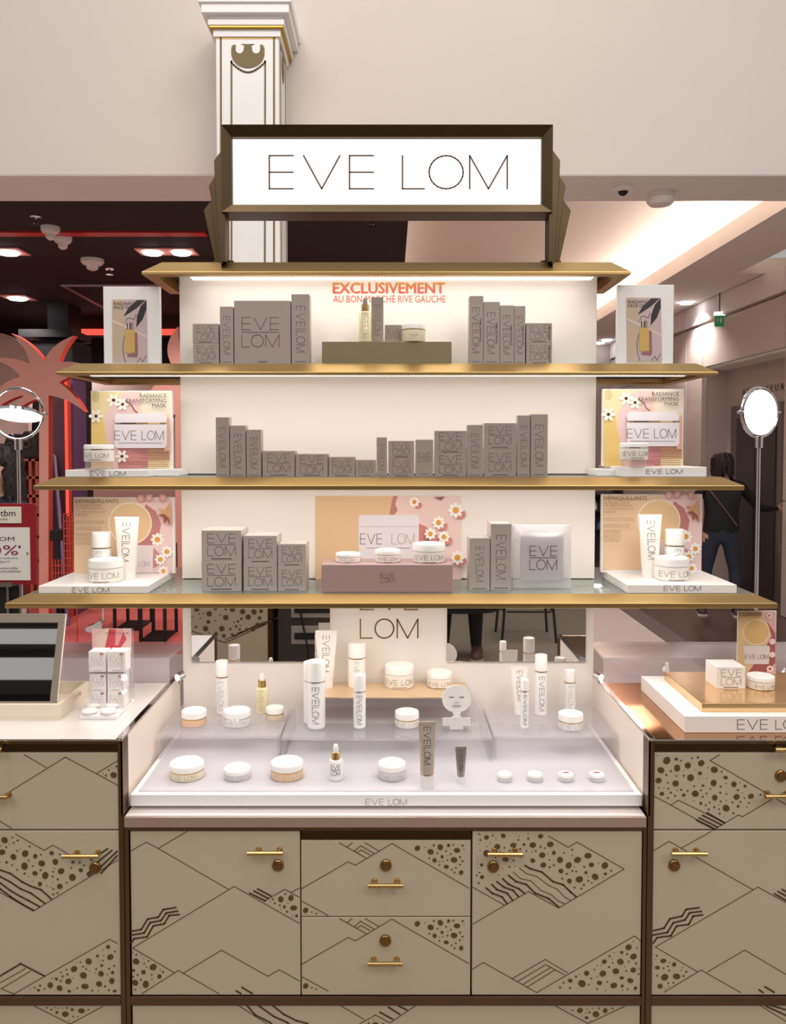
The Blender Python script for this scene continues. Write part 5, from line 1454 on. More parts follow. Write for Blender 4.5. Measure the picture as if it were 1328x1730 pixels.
# front row on the tray
FR = 'front row on the tray'
jar(287, 345, 1273, 1323, ZTR, 'large domed lid jar with pale yellow glass, first of the tray front row', M_yell_pot, band=M_brass, lidf=.52, dome=True, ink=M_pale)
jar(378, 424, 1285, 1322, ZTR, 'small white lidded frosted jar between the two domed jars', M_grey_pot, lidf=.5, dome=True, ink=M_pale)
jar(457, 513, 1272, 1323, ZTR, 'large domed lid jar with peach glass beside the mini dropper', M_peach_pot, band=M_brass, lidf=.5, dome=True, ink=M_tubew)
dropper(555, 580, 1257, 1321, ZTR, 'mini white dropper bottle with gold collar', M_frost, M_mlid, M_ink2, .42, True)
jar(638, 686, 1276, 1322, ZTR, 'tall white jar beside the taupe tube on the tray', M_grey_pot, lidf=.45, dome=True, ink=M_pale)
tube(707, 736, 1219, 1333, ZTR, 'taupe squeeze tube with gold ring and white cap', M_tubeg, M_frost, M_ink3, .2, M_brass, bot=.8)
tube(769, 788, 1261, 1327, ZTR, 'small silver squeeze tube with white cap', M_tubes, M_frost, M_ink3, .2, bot=.66)
M_lip = mat('kiss_red_print', (176, 70, 66), .5)
for k, (a, b) in enumerate(((840, 865), (891, 917), (943, 969), (995, 1021))):
    lb = ('tiny round balm pot nearest the silver tube', 'tiny round balm pot, second from the silver tube', 'tiny round balm pot with red kiss lid, third from silver tube', 'tiny round balm pot with red kiss lid nearest the amber counter')[k]
    t = jar(a, b, 1300, 1323, ZTR, lb, M_grey_pot, lidf=.5, dome=True, logo=False, name='balm_pot', group='tiny balm pots on the tray')
    if k >= 2:
        r = (b - a) / 2 / F * 1.65
        lz = [c for c in t.children if c.name.startswith('lid')][0]
        hz = max(v.co.z for v in lz.data.vertices)
        MB().add([(.45 * r * cos(2 * pi * i / 14), .2 * r * sin(2 * pi * i / 14), hz + .0004) for i in range(14)], [list(range(14))]).build('kiss_mark', M_lip, t, local=True, smooth=False)

# left riser
bottle(365, 386, 1113, 1208, ZR, 'slim clear bottle with tall white cap behind the beige jars', .30, ink=M_pale, body=M_frost)
jar(307, 349, 1192, 1230, ZR, 'beige glass jar with flat white lid beside the cream cheek', M_peach_pot, band=M_brass, lidf=.5, logo=False)
jar(377, 424, 1191, 1231, ZR, 'white frosted logo jar between beige jar and gold dropper', M_frost, band=M_chrome, lidf=.45, ink=M_pale)
dropper(432, 454, 1137, 1207, ZR, 'golden oil dropper bottle with white bulb on the acrylic riser', M_oil, M_mlid, M_pale, .35)
jar(449, 480, 1189, 1219, ZR, 'smallest beige glass jar beside the golden dropper', M_beige_pot, band=M_brass, lidf=.5, logo=False)
# middle riser
bottle(519, 550, 1112, 1233, ZR, 'tallest white bottle with bold vertical logo on the middle riser', .30, ring=M_chrome, ink=M_ink3)
bottle(513, 541, 1114, 1222, ZR, 'white bottle half hidden behind the tallest bottle on the middle riser', .30, ring=M_chrome, ink=M_pale, Yc=1.836)
bottle(597, 618, 1136, 1232, ZR, 'slender white bottle with vertical logo on the middle riser', .31, ring=M_chrome, ink=M_ink3)
jar(667, 708, 1194, 1232, ZR, 'cream jar with chrome band beside the face card', M_cream_pot, band=M_brass, lidf=.5, ink=M_pale)
# upper riser
tube(533, 570, 1065, 1163, ZR2, 'large white tube on the amber upper riser', M_tubew, M_mlid, M_ink2, bot=.62)
bottle(588, 618, 1083, 1164, ZR2, 'white cylinder bottle with gold ring on the amber upper riser', .32, body=M_cream_pot, ink=M_ink2, letterfrac=.8)
jar(650, 700, 1116, 1166, ZR2, 'largest white jar on the amber upper riser', lidf=.35)
jar(721, 764, 1128, 1165, ZR2, 'smaller white jar on the amber upper riser', lidf=.35)
# right riser
tube(862, 892, 1126, 1208, ZR, 'white tube behind the slim bottles on the acrylic riser', M_tubew, M_mlid, M_ink2)
bottle(879, 893, 1145, 1232, ZR, 'thinnest white bottle in front of the white tube', .24, ring=M_chrome, ink=M_ink3)
bottle(903, 924, 1103, 1210, ZR, 'tall slim bottle with vertical grey logo beside the white tube', .27, ring=M_brass, ink=M_ink2)
bottle(952, 972, 1128, 1203, ZR, 'slim bottle behind the frosted jar near the amber counter', .30, ring=M_brass, ink=M_pale)
jar(943, 985, 1197, 1236, ZR, 'frosted white jar with gold band near the amber counter', M_frost, band=M_brass, lidf=.5, ink=M_pale)
# face card in a clear stand
b_ = base_pt(771, 1236, ZR)
Yc_ = b_.y + .008
t = empty('face_card', (b_.x, Yc_, ZR), 'white face shaped card with closed eyes in a clear stand', 'card')
fpts = []
for k in range(33):
    an = radians(-60 + 300 * k / 32)
    fpts.append((771.5 + 24.5 * cos(an), 1181 - 23.5 * sin(an)))
fpts += [(764, 1202), (767, 1209), (762, 1213), (748, 1213), (748, 1226), (795, 1226), (795, 1213), (781, 1213), (777, 1209), (779, 1202)]
q = [(P(x, y, Yc_).x, P(x, y, Yc_).z) for x, y in fpts]
MB().prism_y(q, Yc_, Yc_ + .002).build('card', mat('white_card', (246, 242, 236), .6), t, smooth=False)
pr = Print(Yc_ - .0004)
pr.poly([(758, 1177), (768, 1177.4), (766, 1179), (760, 1179)], (120, 110, 100)); pr.poly([(775, 1177.4), (785, 1177), (783, 1179), (777, 1179)], (120, 110, 100))
pr.rect(767, 776, 1186, 1188, (200, 194, 188)); pr.ell(771.5, 1193, 8, 2.2, (186, 178, 174))
pr.build('print', t, .6)
c0, c1 = P(746, 1230, Yc_).x, P(797, 1230, Yc_).x
MB().box(c0, c1, Yc_ - .006, Yc_ - .003, ZR, Z(1212, Yc_)).box(c0, c1, Yc_ + .004, Yc_ + .007, ZR, Z(1212, Yc_)).box(c0, c1, Yc_ - .006, Yc_ + .012, ZR, ZR + .002).build('clear_stand', M_acr, t)
MB().box(P(760, 1226, Yc_).x, P(783, 1226, Yc_).x, Yc_, Yc_ + .002, ZR + .002, Z(1226, Yc_)).build('tab', MATS['white_card'], t)

# ------------------------------------------------------------------ left counter: slanted mirror on cream tray, balm display
M_creamtray = mat('cream_tray_wood', (240, 226, 202), .4, var=.02)
ZL = ZT + .0002
p = onZ(101, 1217, ZL)
ytr0, xtr1 = p.y, p.x
xtr0 = P(-190, 1217, ytr0).x
ztray = Z(1190, ytr0)
t = empty('cream_tray', ((xtr0 + xtr1) / 2, ytr0 + .1, ZL), 'cream tray with cut-out handle under the slanted mirror', 'tray')
yend = onZ(150, 1150, ztray).y
yend = min(yend, YPANEL - .075)
MB().box(xtr0, xtr1, ytr0, yend, ZL, ZL + .006).build('base', M_creamtray, t)
MB().box(xtr0, xtr1, ytr0, ytr0 + .008, ZL + .006, ztray).build('front_wall', M_creamtray, t, bevel=.001)
MB().box(xtr0, xtr1, yend - .008, yend, ZL + .006, ztray).build('back_wall', M_creamtray, t, bevel=.001)
ya, yb2, zl_, zh_ = ytr0 + .008, yend - .008, ZL + .006, ztray
ha, hb = ya + (yb2 - ya) * .42, ya + (yb2 - ya) * .72
zm0, zm1 = zl_ + (zh_ - zl_) * .35, zl_ + (zh_ - zl_) * .72
mb = MB().box(xtr1 - .007, xtr1, ya, ha, zl_, zh_).box(xtr1 - .007, xtr1, hb, yb2, zl_, zh_).box(xtr1 - .007, xtr1, ha, hb, zl_, zm0).box(xtr1 - .007, xtr1, ha, hb, zm1, zh_)
mb.build('side_wall', M_creamtray, t)
MB().box(xtr0, xtr0 + .007, ya, yb2, zl_, zh_).build('side_wall', M_creamtray, t)
# slanted mirror: bottom edge on the tray, leaning back
yb0 = ytr0 + .012
br_ = P(98, 1190, yb0); tr_ = P(109, 1037, yb0 + .055)
bl_ = Vector((xtr0 + .02, yb0, br_.z)); tl_ = Vector((xtr0 + .02, yb0 + .055, tr_.z))
br_.z = bl_.z = ztray - .004
tr_.x = br_.x = (tr_.x + br_.x) / 2
ex = Vector((1, 0, 0)); ez = (tl_ - bl_).normalized(); en = ex.cross(ez).normalized()   # points backwards/up
if en.y > 0: en = -en
W_, H_ = br_.x - bl_.x, (tl_ - bl_).length
t = empty('slanted_mirror', (bl_ + br_) / 2, 'slanted table mirror in a taupe frame on the cream tray', 'mirror')
def sl(u0, u1, v0, v1, d0, d1):
    c = []
    for d in (d0, d1):
        for u, v in ((u0, v0), (u1, v0), (u1, v1), (u0, v1)):
            c.append(bl_ + ex * u + ez * v + en * d)
    return MB().add(c, [(0, 1, 2, 3), (7, 6, 5, 4), (0, 4, 5, 1), (1, 5, 6, 2), (2, 6, 7, 3), (3, 7, 4, 0)])
M_taupe = mat('taupe_mirror_frame', (150, 138, 122), .4, .3, var=.05)
fb = .0125
sl(0, W_, 0, .006, 0, .006).build('frame', M_taupe, t, bevel=.0006); sl(0, W_, H_ - .019, H_, 0, .006).build('frame', M_taupe, t, bevel=.0006)
sl(0, fb, .006, H_ - .019, 0, .006).build('frame', M_taupe, t, bevel=.0006); sl(W_ - fb, W_, .006, H_ - .019, 0, .006).build('frame', M_taupe, t, bevel=.0006)
sl(fb, W_ - fb, .006, H_ - .019, .001, .003).build('glass', M_mirror, t)
sl(0, W_, 0, H_, -.006, 0).build('backing', M_white, t)
MB().box(bl_.x + .05, br_.x - .05, yb0 + .014, yb0 + .03, ZL + .006, ztray + .03).build('prop', M_taupe, t)

# lip balm display: clear stand with six cartons, four pots, pink header card
pf = onZ(135, 1216, ZL); pr_ = onZ(197, 1216, ZL)
t = empty('balm_display', ((pf.x + pr_.x) / 2, pf.y + .05, ZL), 'clear lip balm display stand with pink header card', 'display stand')
x0, x1, y0 = pf.x, pr_.x, pf.y
yk = y0 + .115
zb = ZL + .008
MB().box(x0, x1, y0, yk, ZL, zb).build('base', M_white, t, bevel=.001)
zmid1 = Z(1135, y0 + .045)
MB().box(x0 + .006, x1, y0 + .040, yk, zmid1 - .003, zmid1).build('shelf', M_acr, t)
MB().box(x1 - .003, x1, y0 + .04, yk, zb, zmid1 + .04).build('side', M_acr, t)
MB().box(x0 + .004, x0 + .007, y0 + .04, yk, zb, zmid1 + .02).build('side', M_acr, t)
zc_ = Z(1062, yk)
MB().box(x0 + .002, x1, yk, yk + .003, ZL, zc_).build('back', M_acr, t)
xa_, xb_ = P(156, 1080, yk).x, P(222, 1080, yk).x
xb_ = min(xb_, x1 + .01)
MB().box(xa_, xb_, yk - .0015, yk - .0005, Z(1102, yk), zc_).build('header_card', mat('blush_card', (250, 210, 204), .4), t)
pr = Print(yk - .0018)
pr.rect(157, 220, 1063, 1101, (248, 206, 200))
pr.poly([(184, 1063), (206, 1063), (214, 1080), (200, 1100), (176, 1100), (180, 1080)], (222, 84, 92))
pr.poly([(196, 1063), (210, 1063), (200, 1090), (194, 1090)], (244, 170, 176))
pr.poly([(157, 1080), (180, 1063), (184, 1063), (176, 1100), (170, 1100)], (250, 222, 206))
pr.text('KISS MIX COLOUR', 178, 217, 1068, 1071.5, (150, 80, 80))
pr.build('print', t)
M_wcart = mat('white_carton', (246, 240, 236), .4, var=.01)
def balm_carton(pa, pb, yt, zs, Yf, lb):
    o = carton(pa, pb, yt, zs, Yf, .034, lb, 'stack', M_wcart, M_pale, 'white balm cartons in the clear stand')
    w2 = (P(pb, yt, Yf).x - P(pa, yt, Yf).x) / 2; h2 = Z(yt, Yf) - zs
    MB().torus((w2 * .55, -.0173, h2 * .88), w2 * .16, w2 * .05, 'y', 14, 6, ry=w2 * .10).build('kiss_mark', M_lip, o, local=True)
    return o
Yf1, Yf2 = y0 + .044, y0 + .050
balm_carton(149, 178, 1101, zmid1, Yf1, 'upper white balm carton nearer the slanted mirror'); balm_carton(181, 212, 1101, zmid1, Yf1, 'upper white balm carton nearer the chrome counter edge')
zl2 = Z(1168, Yf2)
balm_carton(151, 179, 1168, zb, Yf2, 'bottom white balm carton nearer the slanted mirror'); balm_carton(181, 209, 1168, zb, Yf2, 'bottom white balm carton nearer the chrome counter edge')
balm_carton(151, 179, 1139, zl2 + .0003, Yf2, 'middle white balm carton nearer the slanted mirror'); balm_carton(181, 209, 1139, zl2 + .0003, Yf2, 'middle white balm carton nearer the chrome counter edge')
for a, b, yt, yb_, lb in ((138, 164, 1194, 1210, 'front balm pot nearer the slanted mirror'), (170, 196, 1194, 1210, 'front balm pot nearer the chrome edge'), (147, 172, 1186, 1199, 'rear balm pot nearer the slanted mirror'), (178, 204, 1186, 1199, 'rear balm pot nearer the chrome edge')):
    jar(a, b, yt, yb_, zb, lb + ' on the balm stand', M_grey_pot, lidf=.6, dome=True, logo=False, name='balm_pot', group='balm pots on the clear stand')

# ------------------------------------------------------------------ right counter: white plinth, gold slab, box, jar, card
ZRr = ZT + .0002
pA = onZ(1157, 1238, ZRr)
y0 = pA.y; zt = Z(1210, y0); x0 = P(1157, 1210, y0).x
yk = min(onZ(1085, 1142, zt).y, YPANEL - .07)
x1 = x0 + .46
o = MB().box(x0, x1, y0, yk, ZRr, zt).build('display_plinth', M_white, origin=((x0 + x1) / 2, (y0 + yk) / 2, ZRr), bevel=.001)
tag(o, 'thick white logo plinth under the gold slab on the amber counter', 'plinth')
px_logo(LOGO_ROW, 1246, 1362, 1216, 1232, 1.2, y0 - .0005, M_ink2, o, 6.95, 1)
pG = onZ(1186, 1203, zt)
yg0 = pG.y; zg = Z(1188, yg0); xg0 = P(1186, 1190, yg0).x
ygk = min(onZ(1121, 1135, zg).y, yk - .004)
o = MB().box(xg0, x1 - .03, yg0, ygk, zt + .0002, zg).build('gold_slab', mat('gold_slab_metal', (236, 196, 146), .16, .8, var=.03), origin=(xg0 + .2, yg0 + .1, zt), bevel=.0008)
tag(o, 'polished gold slab on the thick white plinth', 'slab')
pB = onZ(1211, 1164, zg)
zbx = Z(1127, pB.y)
xb0, xb1 = P(1211, 1140, pB.y).x, P(1260, 1140, pB.y).x
carton(1211, 1260, 1127, zg + .0002, pB.y, .062, 'white cube carton beside the jar on the gold slab', 'stack', M_wcart, M_ink2)
jar(1262, 1307, 1134, 1168, zg + .0002, 'white jar beside the white carton on the gold slab', lidf=.35, ink=M_ink2)
Yk = ygk - .02
a, b = P(1246, 1080, Yk).x, P(1311, 1080, Yk).x
t = empty('poster_stand', ((a + b) / 2, Yk, zg), 'small upright cleanser card behind the jar on the gold slab', 'poster')
MB().box(a, b, Yk, Yk + .004, zg + .0002, Z(1032, Yk)).build('block', M_white, t)
pr = Print(Yk - .0004)
yb_ = 1139
pr.rect(1246.5, 1310.5, 1033, yb_, (226, 196, 150))
pr.poly([(1286, 1033), (1310.5, 1033), (1310.5, yb_), (1262, yb_), (1290, 1100), (1300, 1075)], (226, 180, 180))
pr.poly([(1296, 1050), (1310, 1070), (1310, 1120), (1290, yb_), (1262, yb_), (1290, 1100), (1304, 1075)], (170, 96, 96))
pr.ell(1278, 1068, 23, 22, (240, 220, 196), 36); pr.ell(1278, 1068, 21, 20, (222, 186, 128), 36)
pr.poly([(1256, 1094), (1258, 1091), (1299, 1091), (1301, 1094), (1299, 1122), (1258, 1122)], (230, 222, 222))
pr.logo(LOGO_ROW, 1259, 1298, 1106, 1113, (120, 112, 112), .8)
for x, y, r in ((1305, 1084, 6), (1308, 1106, 6), (1301, 1130, 6), (1300, 1040, 5)): pr.flower(x, y, r, core=(206, 100, 80)) if x + r < 1311 else pr.ell(1305, y, 5, 5, (246, 222, 214))
pr.text('CLEANSER', 1250, 1288, 1035, 1041.5, (70, 56, 50))
pr.build('print', t)
# small amber strip mirror reflections need the hall; a tiny suction hook holds the ledge
p = P(1126, 1132, YPANEL - .062)
t = empty('clear_hook', (p.x, YPANEL - .06, p.z), 'small clear suction hook on the amber counter ledge', 'hook')
MB().rings([[(p.x + r * cos(2 * pi * k / 20), YPANEL - .058 - d, p.z + r * sin(2 * pi * k / 20)) for k in range(20)] for r, d in ((.009, 0), (.008, .003), (.004, .005))]).build('cup', M_frost, t)
MB().box(p.x - .003, p.x + .005, YPANEL - .066, YPANEL - .060, p.z - .004, p.z + .018).build('tab', M_frost, t, bevel=.001)

# ------------------------------------------------------------------ lit mirrors on floor poles
M_litface = emis('lit_mirror_face', (1, .97, .97), 5.0)
def pole_mirror(pxc, pyc, rx, ry, Y, label, tilt, yaw):
    c = P(pxc, pyc, Y); R = ry / F * Y
    t = empty('pole_mirror', (c.x, Y, 0), label, 'mirror')
    cy_ = cos(yaw)
    rot = Matrix.Rotation(yaw, 3, 'Z')
    def ring_pts(R_, r_):
        mb = MB().torus((0, 0, 0), R_, r_, 'y', 44, 10)
        mb.v = [tuple(rot @ Vector(v) + c) for v in mb.v]
        return mb
    ring_pts(R, .0045).build('ring', M_chrome, t)
    rd = rot @ Matrix.Rotation(tilt, 3, 'X')
    R2 = R - .007
    def disc(prof, nm, mm):
        rings = [[tuple(rd @ Vector((r * cos(2 * pi * k / 40), d, r * sin(2 * pi * k / 40))) + c) for k in range(40)] for r, d in prof]
        MB().rings(rings).build(nm, mm, t)
    disc([(R2 - .001, -.006), (R2 - .004, -.0085), (.001, -.010)], 'lit_face', M_litface)
    disc([(R2, -.006), (R2, .004), (R2 - .01, .009), (.001, .011)], 'shell', M_chrome)
    for s in (-1, 1):
        q = rot @ Vector((s * (R - .004), 0, 0)) + c; q2 = rot @ Vector((s * (R2 - .002), 0, 0)) + c
        q3 = rot @ Vector((s * (R + .012), 0, 0)) + c
        MB().tube([q3, q2], .006, 10).build('pivot', M_chrome, t)
    zb = c.z - R
    MB().tube([(c.x, Y, zb + .002), (c.x, Y, zb - .035)], .013, 14).build('socket', M_chrome, t)
    MB().tube([(c.x, Y, zb - .03), (c.x, Y, .012)], .0062, 12).build('pole', M_chrome, t)
    MB().lathe([(.13, 0), (.13, .008), (.11, .014), (.02, .018)], c.x, Y, 0, 32).build('base', M_chrome, t)
    return c
c = pole_mirror(30, 699, 38, 43, 2.75, 'round pole mirror tipped flat in its chrome ring near coral palm', radians(75), 0)
c = pole_mirror(1283, 697, 28, 42, 2.75, 'brightly lit round pole mirror turned sideways near the lift', 0, radians(24))

# ------------------------------------------------------------------ red price sign on a stand
Y = 2.42
M_redb = mat('dark_red_board', (150, 26, 36), .4)
def sxp(px): return P(px, 920, Y).x
t = empty('price_sign', (sxp(-30), Y, 0), 'dark red promotion sign board on a metal stand', 'sign')
pts = [(sxp(-122), Z(987.5, Y)), (sxp(60.5), Z(987.5, Y)), (sxp(60.5), Z(854, Y)), (sxp(58), Z(851, Y)), (sxp(-122), Z(851, Y))]
MB().prism_y(pts, Y, Y + .012).build('board', M_redb, t, smooth=False)
MB().box(sxp(-100), sxp(37.5), Y - .004, Y, Z(884, Y), Z(856, Y)).build('plaque', mat('ivory_plaque', (226, 220, 204), .5), t, bevel=.001)
MB().box(sxp(-112), sxp(51), Y - .003, Y, Z(980, Y), Z(891, Y)).build('paper', mat('ivory_paper', (232, 228, 220), .6), t)
pr = Print(Y - .0046)
pr.text('tbm', 0.5, 26, 861.5, 872, (44, 34, 36)); pr.text('rive gauche', -26, 13, 875, 880, (90, 80, 78))
pr.build('plaque_print', t, .5)
pr = Print(Y - .0036)
pr.text('EVE LOM', -42, 24, 907, 914, (60, 52, 54)); pr.text('-20%', -50, 31, 921, 938, (140, 40, 56))
pr.ell(33, 924, 2.4, 2.4, (50, 84, 110), 14); pr.ell(46, 935, 2.0, 2.2, (150, 130, 60), 10)
pr.text("pour l'achat de 2 produits", -80, 30, 941, 945, (90, 84, 86)); pr.text('dont 1 soin*', -64, 17, 947, 951, (90, 84, 86))
pr.text('*hors coffrets et nouveautés', -88, 30, 957.5, 961.5, (90, 84, 86)); pr.text('offres et remises non cumulables', -88, 35, 963, 967, (90, 84, 86))
pr.build('paper_print', t, .6)
MB().box(sxp(-100), sxp(20), Y - .006, Y + .02, Z(991, Y), Z(984, Y)).build('clip', mat('grey_clip', (120, 116, 112), .4, .5), t)
for a in (8, 30): MB().box(sxp(a), sxp(a + 4), Y + .004, Y + .014, 0.012, Z(988, Y)).build('post', M_chrome, t)
MB().box(sxp(-60), sxp(60), Y - .1, Y + .12, 0, .012).build('base', M_black, t)
MB().box(sxp(-60), sxp(29), Y + .02, Y + .03, 0.012, Z(992, Y)).build('back_sheet', M_black, t)

# ------------------------------------------------------------------ people
def skin_body(name, verts, edges, mats, pick, parent):
    """verts: (x, y, z, rx, ry); continuous skinned figure; pick(face centre) -> material index"""
    me = bpy.data.meshes.new('skeleton')
    me.from_pydata([v[:3] for v in verts], edges, [])
    o = bpy.data.objects.new('skeleton', me); col.objects.link(o)
    md = o.modifiers.new('skin', 'SKIN'); md.use_smooth_shade = True
    sv = me.skin_vertices[0].data
    for i, v in enumerate(verts):
        sv[i].radius = (v[3], v[4] if len(v) > 4 else v[3])
        sv[i].use_root = (i == 0)
    sb = o.modifiers.new('sub', 'SUBSURF'); sb.levels = 2; sb.render_levels = 2
    dg = bpy.context.evaluated_depsgraph_get()
    m2 = bpy.data.meshes.new_from_object(o.evaluated_get(dg))
    bpy.data.objects.remove(o)
    m2.name = name
    m2.materials.clear()
    for m in mats: m2.materials.append(m)
    for p in m2.polygons:
        p.material_index = pick(p.center); p.use_smooth = True
    b = bpy.data.objects.new(name, m2); col.objects.link(b)
    b.parent = parent
    WLOC[b.name] = WLOC[parent.name]
    return b
M_skin = mat('skin', (214, 168, 144), .55, var=.04)
M_hair = mat('dark_brown_hair', (34, 26, 25), .55, var=.3, scale=60)
M_lips = mat('lips', (170, 92, 88), .5)
M_eye = mat('eye_dark', (40, 30, 28), .2)
def hand_chain(V, E, wrist_i, w, d, out, r=.008):
    """palm and five fingers from the wrist: d pointing direction, out thumb side"""
    d = Vector(d).normalized(); out = Vector(out); out = (out - d * out.dot(d)).normalized(); nrm = d.cross(out)
    w = Vector(w)
    p = w + d * .05; V.append((*p, .022, .015)); pi_ = len(V) - 1; E.append((wrist_i, pi_))
    p2 = w + d * .085; V.append((*p2, .024, .012)); k2 = len(V) - 1; E.append((pi_, k2))
    for q, (off, ln) in enumerate(((.024, .062), (.008, .072), (-.008, .067), (-.023, .052))):
        a = p2 + out * off + d * .012; V.append((*a, r, r)); i0 = len(V) - 1; E.append((k2, i0))
        b = a + d * ln * .5 + nrm * .008; V.append((*b, r * .95, r * .95)); E.append((i0, len(V) - 1)); i1 = len(V) - 1
        c = b + d * ln * .4 + nrm * .02; V.append((*c, r * .8, r * .8)); E.append((i1, len(V) - 1))
    a = w + d * .035 + out * .034; V.append((*a, r * 1.1, r * 1.1)); i0 = len(V) - 1; E.append((pi_, i0))
    b = a + d * .035 + out * .018; V.append((*b, r, r)); E.append((i0, len(V) - 1)); i1 = len(V) - 1
    c = b + d * .025 + nrm * .006; V.append((*c, r * .8, r * .8)); E.append((i1, len(V) - 1))

def person(name, loc, H, face, label, top, legs, shoe, lw, rw, le, re_, lthumb, rthumb, hair='long', coat=None, stance=.1, seed=1, bulk=1.0):
    """face: yaw of the body (0 = facing +Y); lw/rw wrists, le/re elbows in body coords for H = 1.6"""
    t = empty(name, loc, label, 'person')
    k = H / 1.6
    V, E = [], []
    def v(x, y, z, rx, ry=None): V.append((x, y, z, rx, ry or rx)); return len(V) - 1
    def e(*ids):
        for a, b in zip(ids, ids[1:]): E.append((a, b))
    pel = v(0, 0, .86, .16 * bulk, .11 * bulk); sp = v(0, .005, 1.0, .135 * bulk, .095 * bulk); ch = v(0, 0, 1.17, .15 * bulk, .10 * bulk); nb = v(0, -.01, 1.315, .06, .055); nk = v(0, .0, 1.365, .046, .046)
    hb = v(0, .012, 1.42, .062, .07); hm = v(0, .008, 1.49, .074, .09); ht = v(0, .0, 1.565, .056, .066)
    e(pel, sp, ch, nb, nk, hb, hm, ht)
    ns = v(0, .105, 1.475, .013, .012); nt = v(0, .118, 1.462, .010, .009); e(hm, ns, nt)
    for s in (-1, 1):
        ea = v(s * .082, -.005, 1.475, .012, .016); e(hm, ea)
        sh = v(s * .165, -.005, 1.285, .062, .06)
        el_, wr_, th = (le, lw, lthumb) if s < 0 else (re_, rw, rthumb)
        mid = [(a + b) / 2 for a, b in zip((s * .175, -.005, 1.27), el_)]
        um = v(*mid, .05); el = v(*el_, .042); fm = v(*[(a * .55 + b * .45) for a, b in zip(el_, wr_)], .040); wr = v(*wr_, .027, .024)
        e(ch, sh, um, el, fm, wr)
        d = Vector(wr_) - Vector(el_)
        hand_chain(V, E, wr, wr_, d, th)
        hp = v(s * .085, 0, .79, .098, .10); tm = v(s * (.085 + stance * .12), .01, .62, .082, .085); kn = v(s * (.08 + stance * .25), .015, .46, .060, .062); cf = v(s * (.08 + stance * .3), -.015, .32, .056, .06); an = v(s * (.08 + stance * .35), -.02, .09, .038, .042); ft = v(s * (.08 + stance * .42), .07, .045, .036, .03)
        e(pel, hp, tm, kn, cf, an, ft)
    def pick(c):
        if c.z > 1.335 * k: return 0
        for w_ in (lw, rw):
            if (Vector(c) / k - Vector(w_)).length < .2 and ((Vector(c) / k - Vector(w_)).dot(Vector(w_) - Vector(le if w_ is lw else re_)) > 0): return 0
        if c.z > .83 * k or abs(c.x) > .22 * k: return 1
        return 2
    V = [(a * k, b * k, c * k, d * k, f * k) for a, b, c, d, f in V]
    body = skin_body('body', V, E, [M_skin, top, legs], pick, t)
    S = lambda x, y, z: (x * k, y * k, z * k)
    # eyes, brows, mouth
    for s in (-1, 1):
        MB().sphere(S(s * .031, .088, 1.492), .011 * k, 12, 8, 1.2, .6, .6).build('eye', M_eye, t, local=True)
        MB().tube([S(s * .016, .097, 1.512), S(s * .034, .094, 1.517), S(s * .05, .084, 1.511)], .0035 * k, 6).build('eyebrow', M_hair, t, local=True)
        x = s * (.08 + stance * .42)
        mb = MB(); pts = [(-.045, -.045), (-.035, .03), (-.045, .10), (-.03, .15), (0, .17), (.03, .15), (.045, .10), (.035, .03), (.04, -.045), (0, -.07)]
        prof = [(1, 0, 1), (1.02, .02, 1), (.95, .05, .98), (.8, .085, .55), (.6, .10, .35)]
        mb.rings([[S(x + px_ * sc, -.02 + py_ * sy, z_) for px_, py_ in pts] for sc, z_, sy in prof]); mb.build('shoe', shoe, t, local=True, angle=60)
        MB().rings([[S(x + px_ * 1.06, -.02 + py_ * 1.03, z_) for px_, py_ in pts] for z_ in (0, .022)]).build('sole', mat('white_sole', (214, 206, 200), .5), t, local=True)
    MB().sphere(S(0, .094, 1.437), .022 * k, 14, 8, 1, .35, .32).build('mouth', M_lips, t, local=True)
    # hair: cap and hanging locks
    rnd = random.Random(seed)
    mb = MB()
    cap = []
    for j in range(9):
        ph = pi / 2 * (1 - j / 8 * 1.25)
        cap.append([S(.094 * cos(2 * pi * i / 24) * max(.02, cos(ph)), -.012 + .108 * sin(2 * pi * i / 24) * max(.02, cos(ph)) - .004 * j * .5, 1.505 + .098 * sin(ph) + (.045 * max(0, sin(2 * pi * i / 24)) * (j / 8))) for i in range(24)])
    mb.rings(cap)
    for i in range(70 if hair == 'curly' else 46):
        a = rnd.uniform(radians(150), radians(390))
        L_ = rnd.uniform(.26, .42) if hair == 'curly' else rnd.uniform(.2, .27)
        pts = []; amp = .014 if hair == 'curly' else .004; ph = rnd.uniform(0, 6)
        sprd = rnd.uniform(.85, 1.35) if hair == 'curly' else rnd.uniform(.8, 1.08)
        for q in range(9):
            f = q / 8
            R_ = .09 * (1 + (sprd - 1) * f) * (.25, .72, 1, 1, 1, 1, 1, 1, 1)[q]
            pts.append(S(R_ * cos(a) + amp * sin(f * 22 + ph), -.015 + R_ * 1.1 * sin(a) * (1 if sin(a) < 0 else .5) + amp * cos(f * 22 + ph), (1.595, 1.575, 1.535)[q] if q < 3 else 1.535 - L_ * (f - .25)))
        mb.tube(pts, [.016 * k, .019 * k, .02 * k, .02 * k, .02 * k, .02 * k, .018 * k, .014 * k, .006 * k], 6)
    mb.build('hair', M_hair, t, local=True, angle=80)
    if coat:
        rows = []
        for z_, rx, ry in ((coat, .30, .24), (.6, .27, .20), (.86, .21, .155), (1.0, .185, .135), (1.15, .20, .135), (1.29, .17, .10), (1.34, .075, .07)):
            rows.append([S(rx * cos(2 * pi * i / 28) * (1 + .03 * sin(5 * i)), ry * sin(2 * pi * i / 28), z_) for i in range(28)])
        MB().rings(rows, True, False, False).build('coat', top, t, local=True, angle=70)
    t.rotation_euler = (0, 0, face)
    return t
M_jacket = mat('black_jacket', (16, 16, 18), .7)
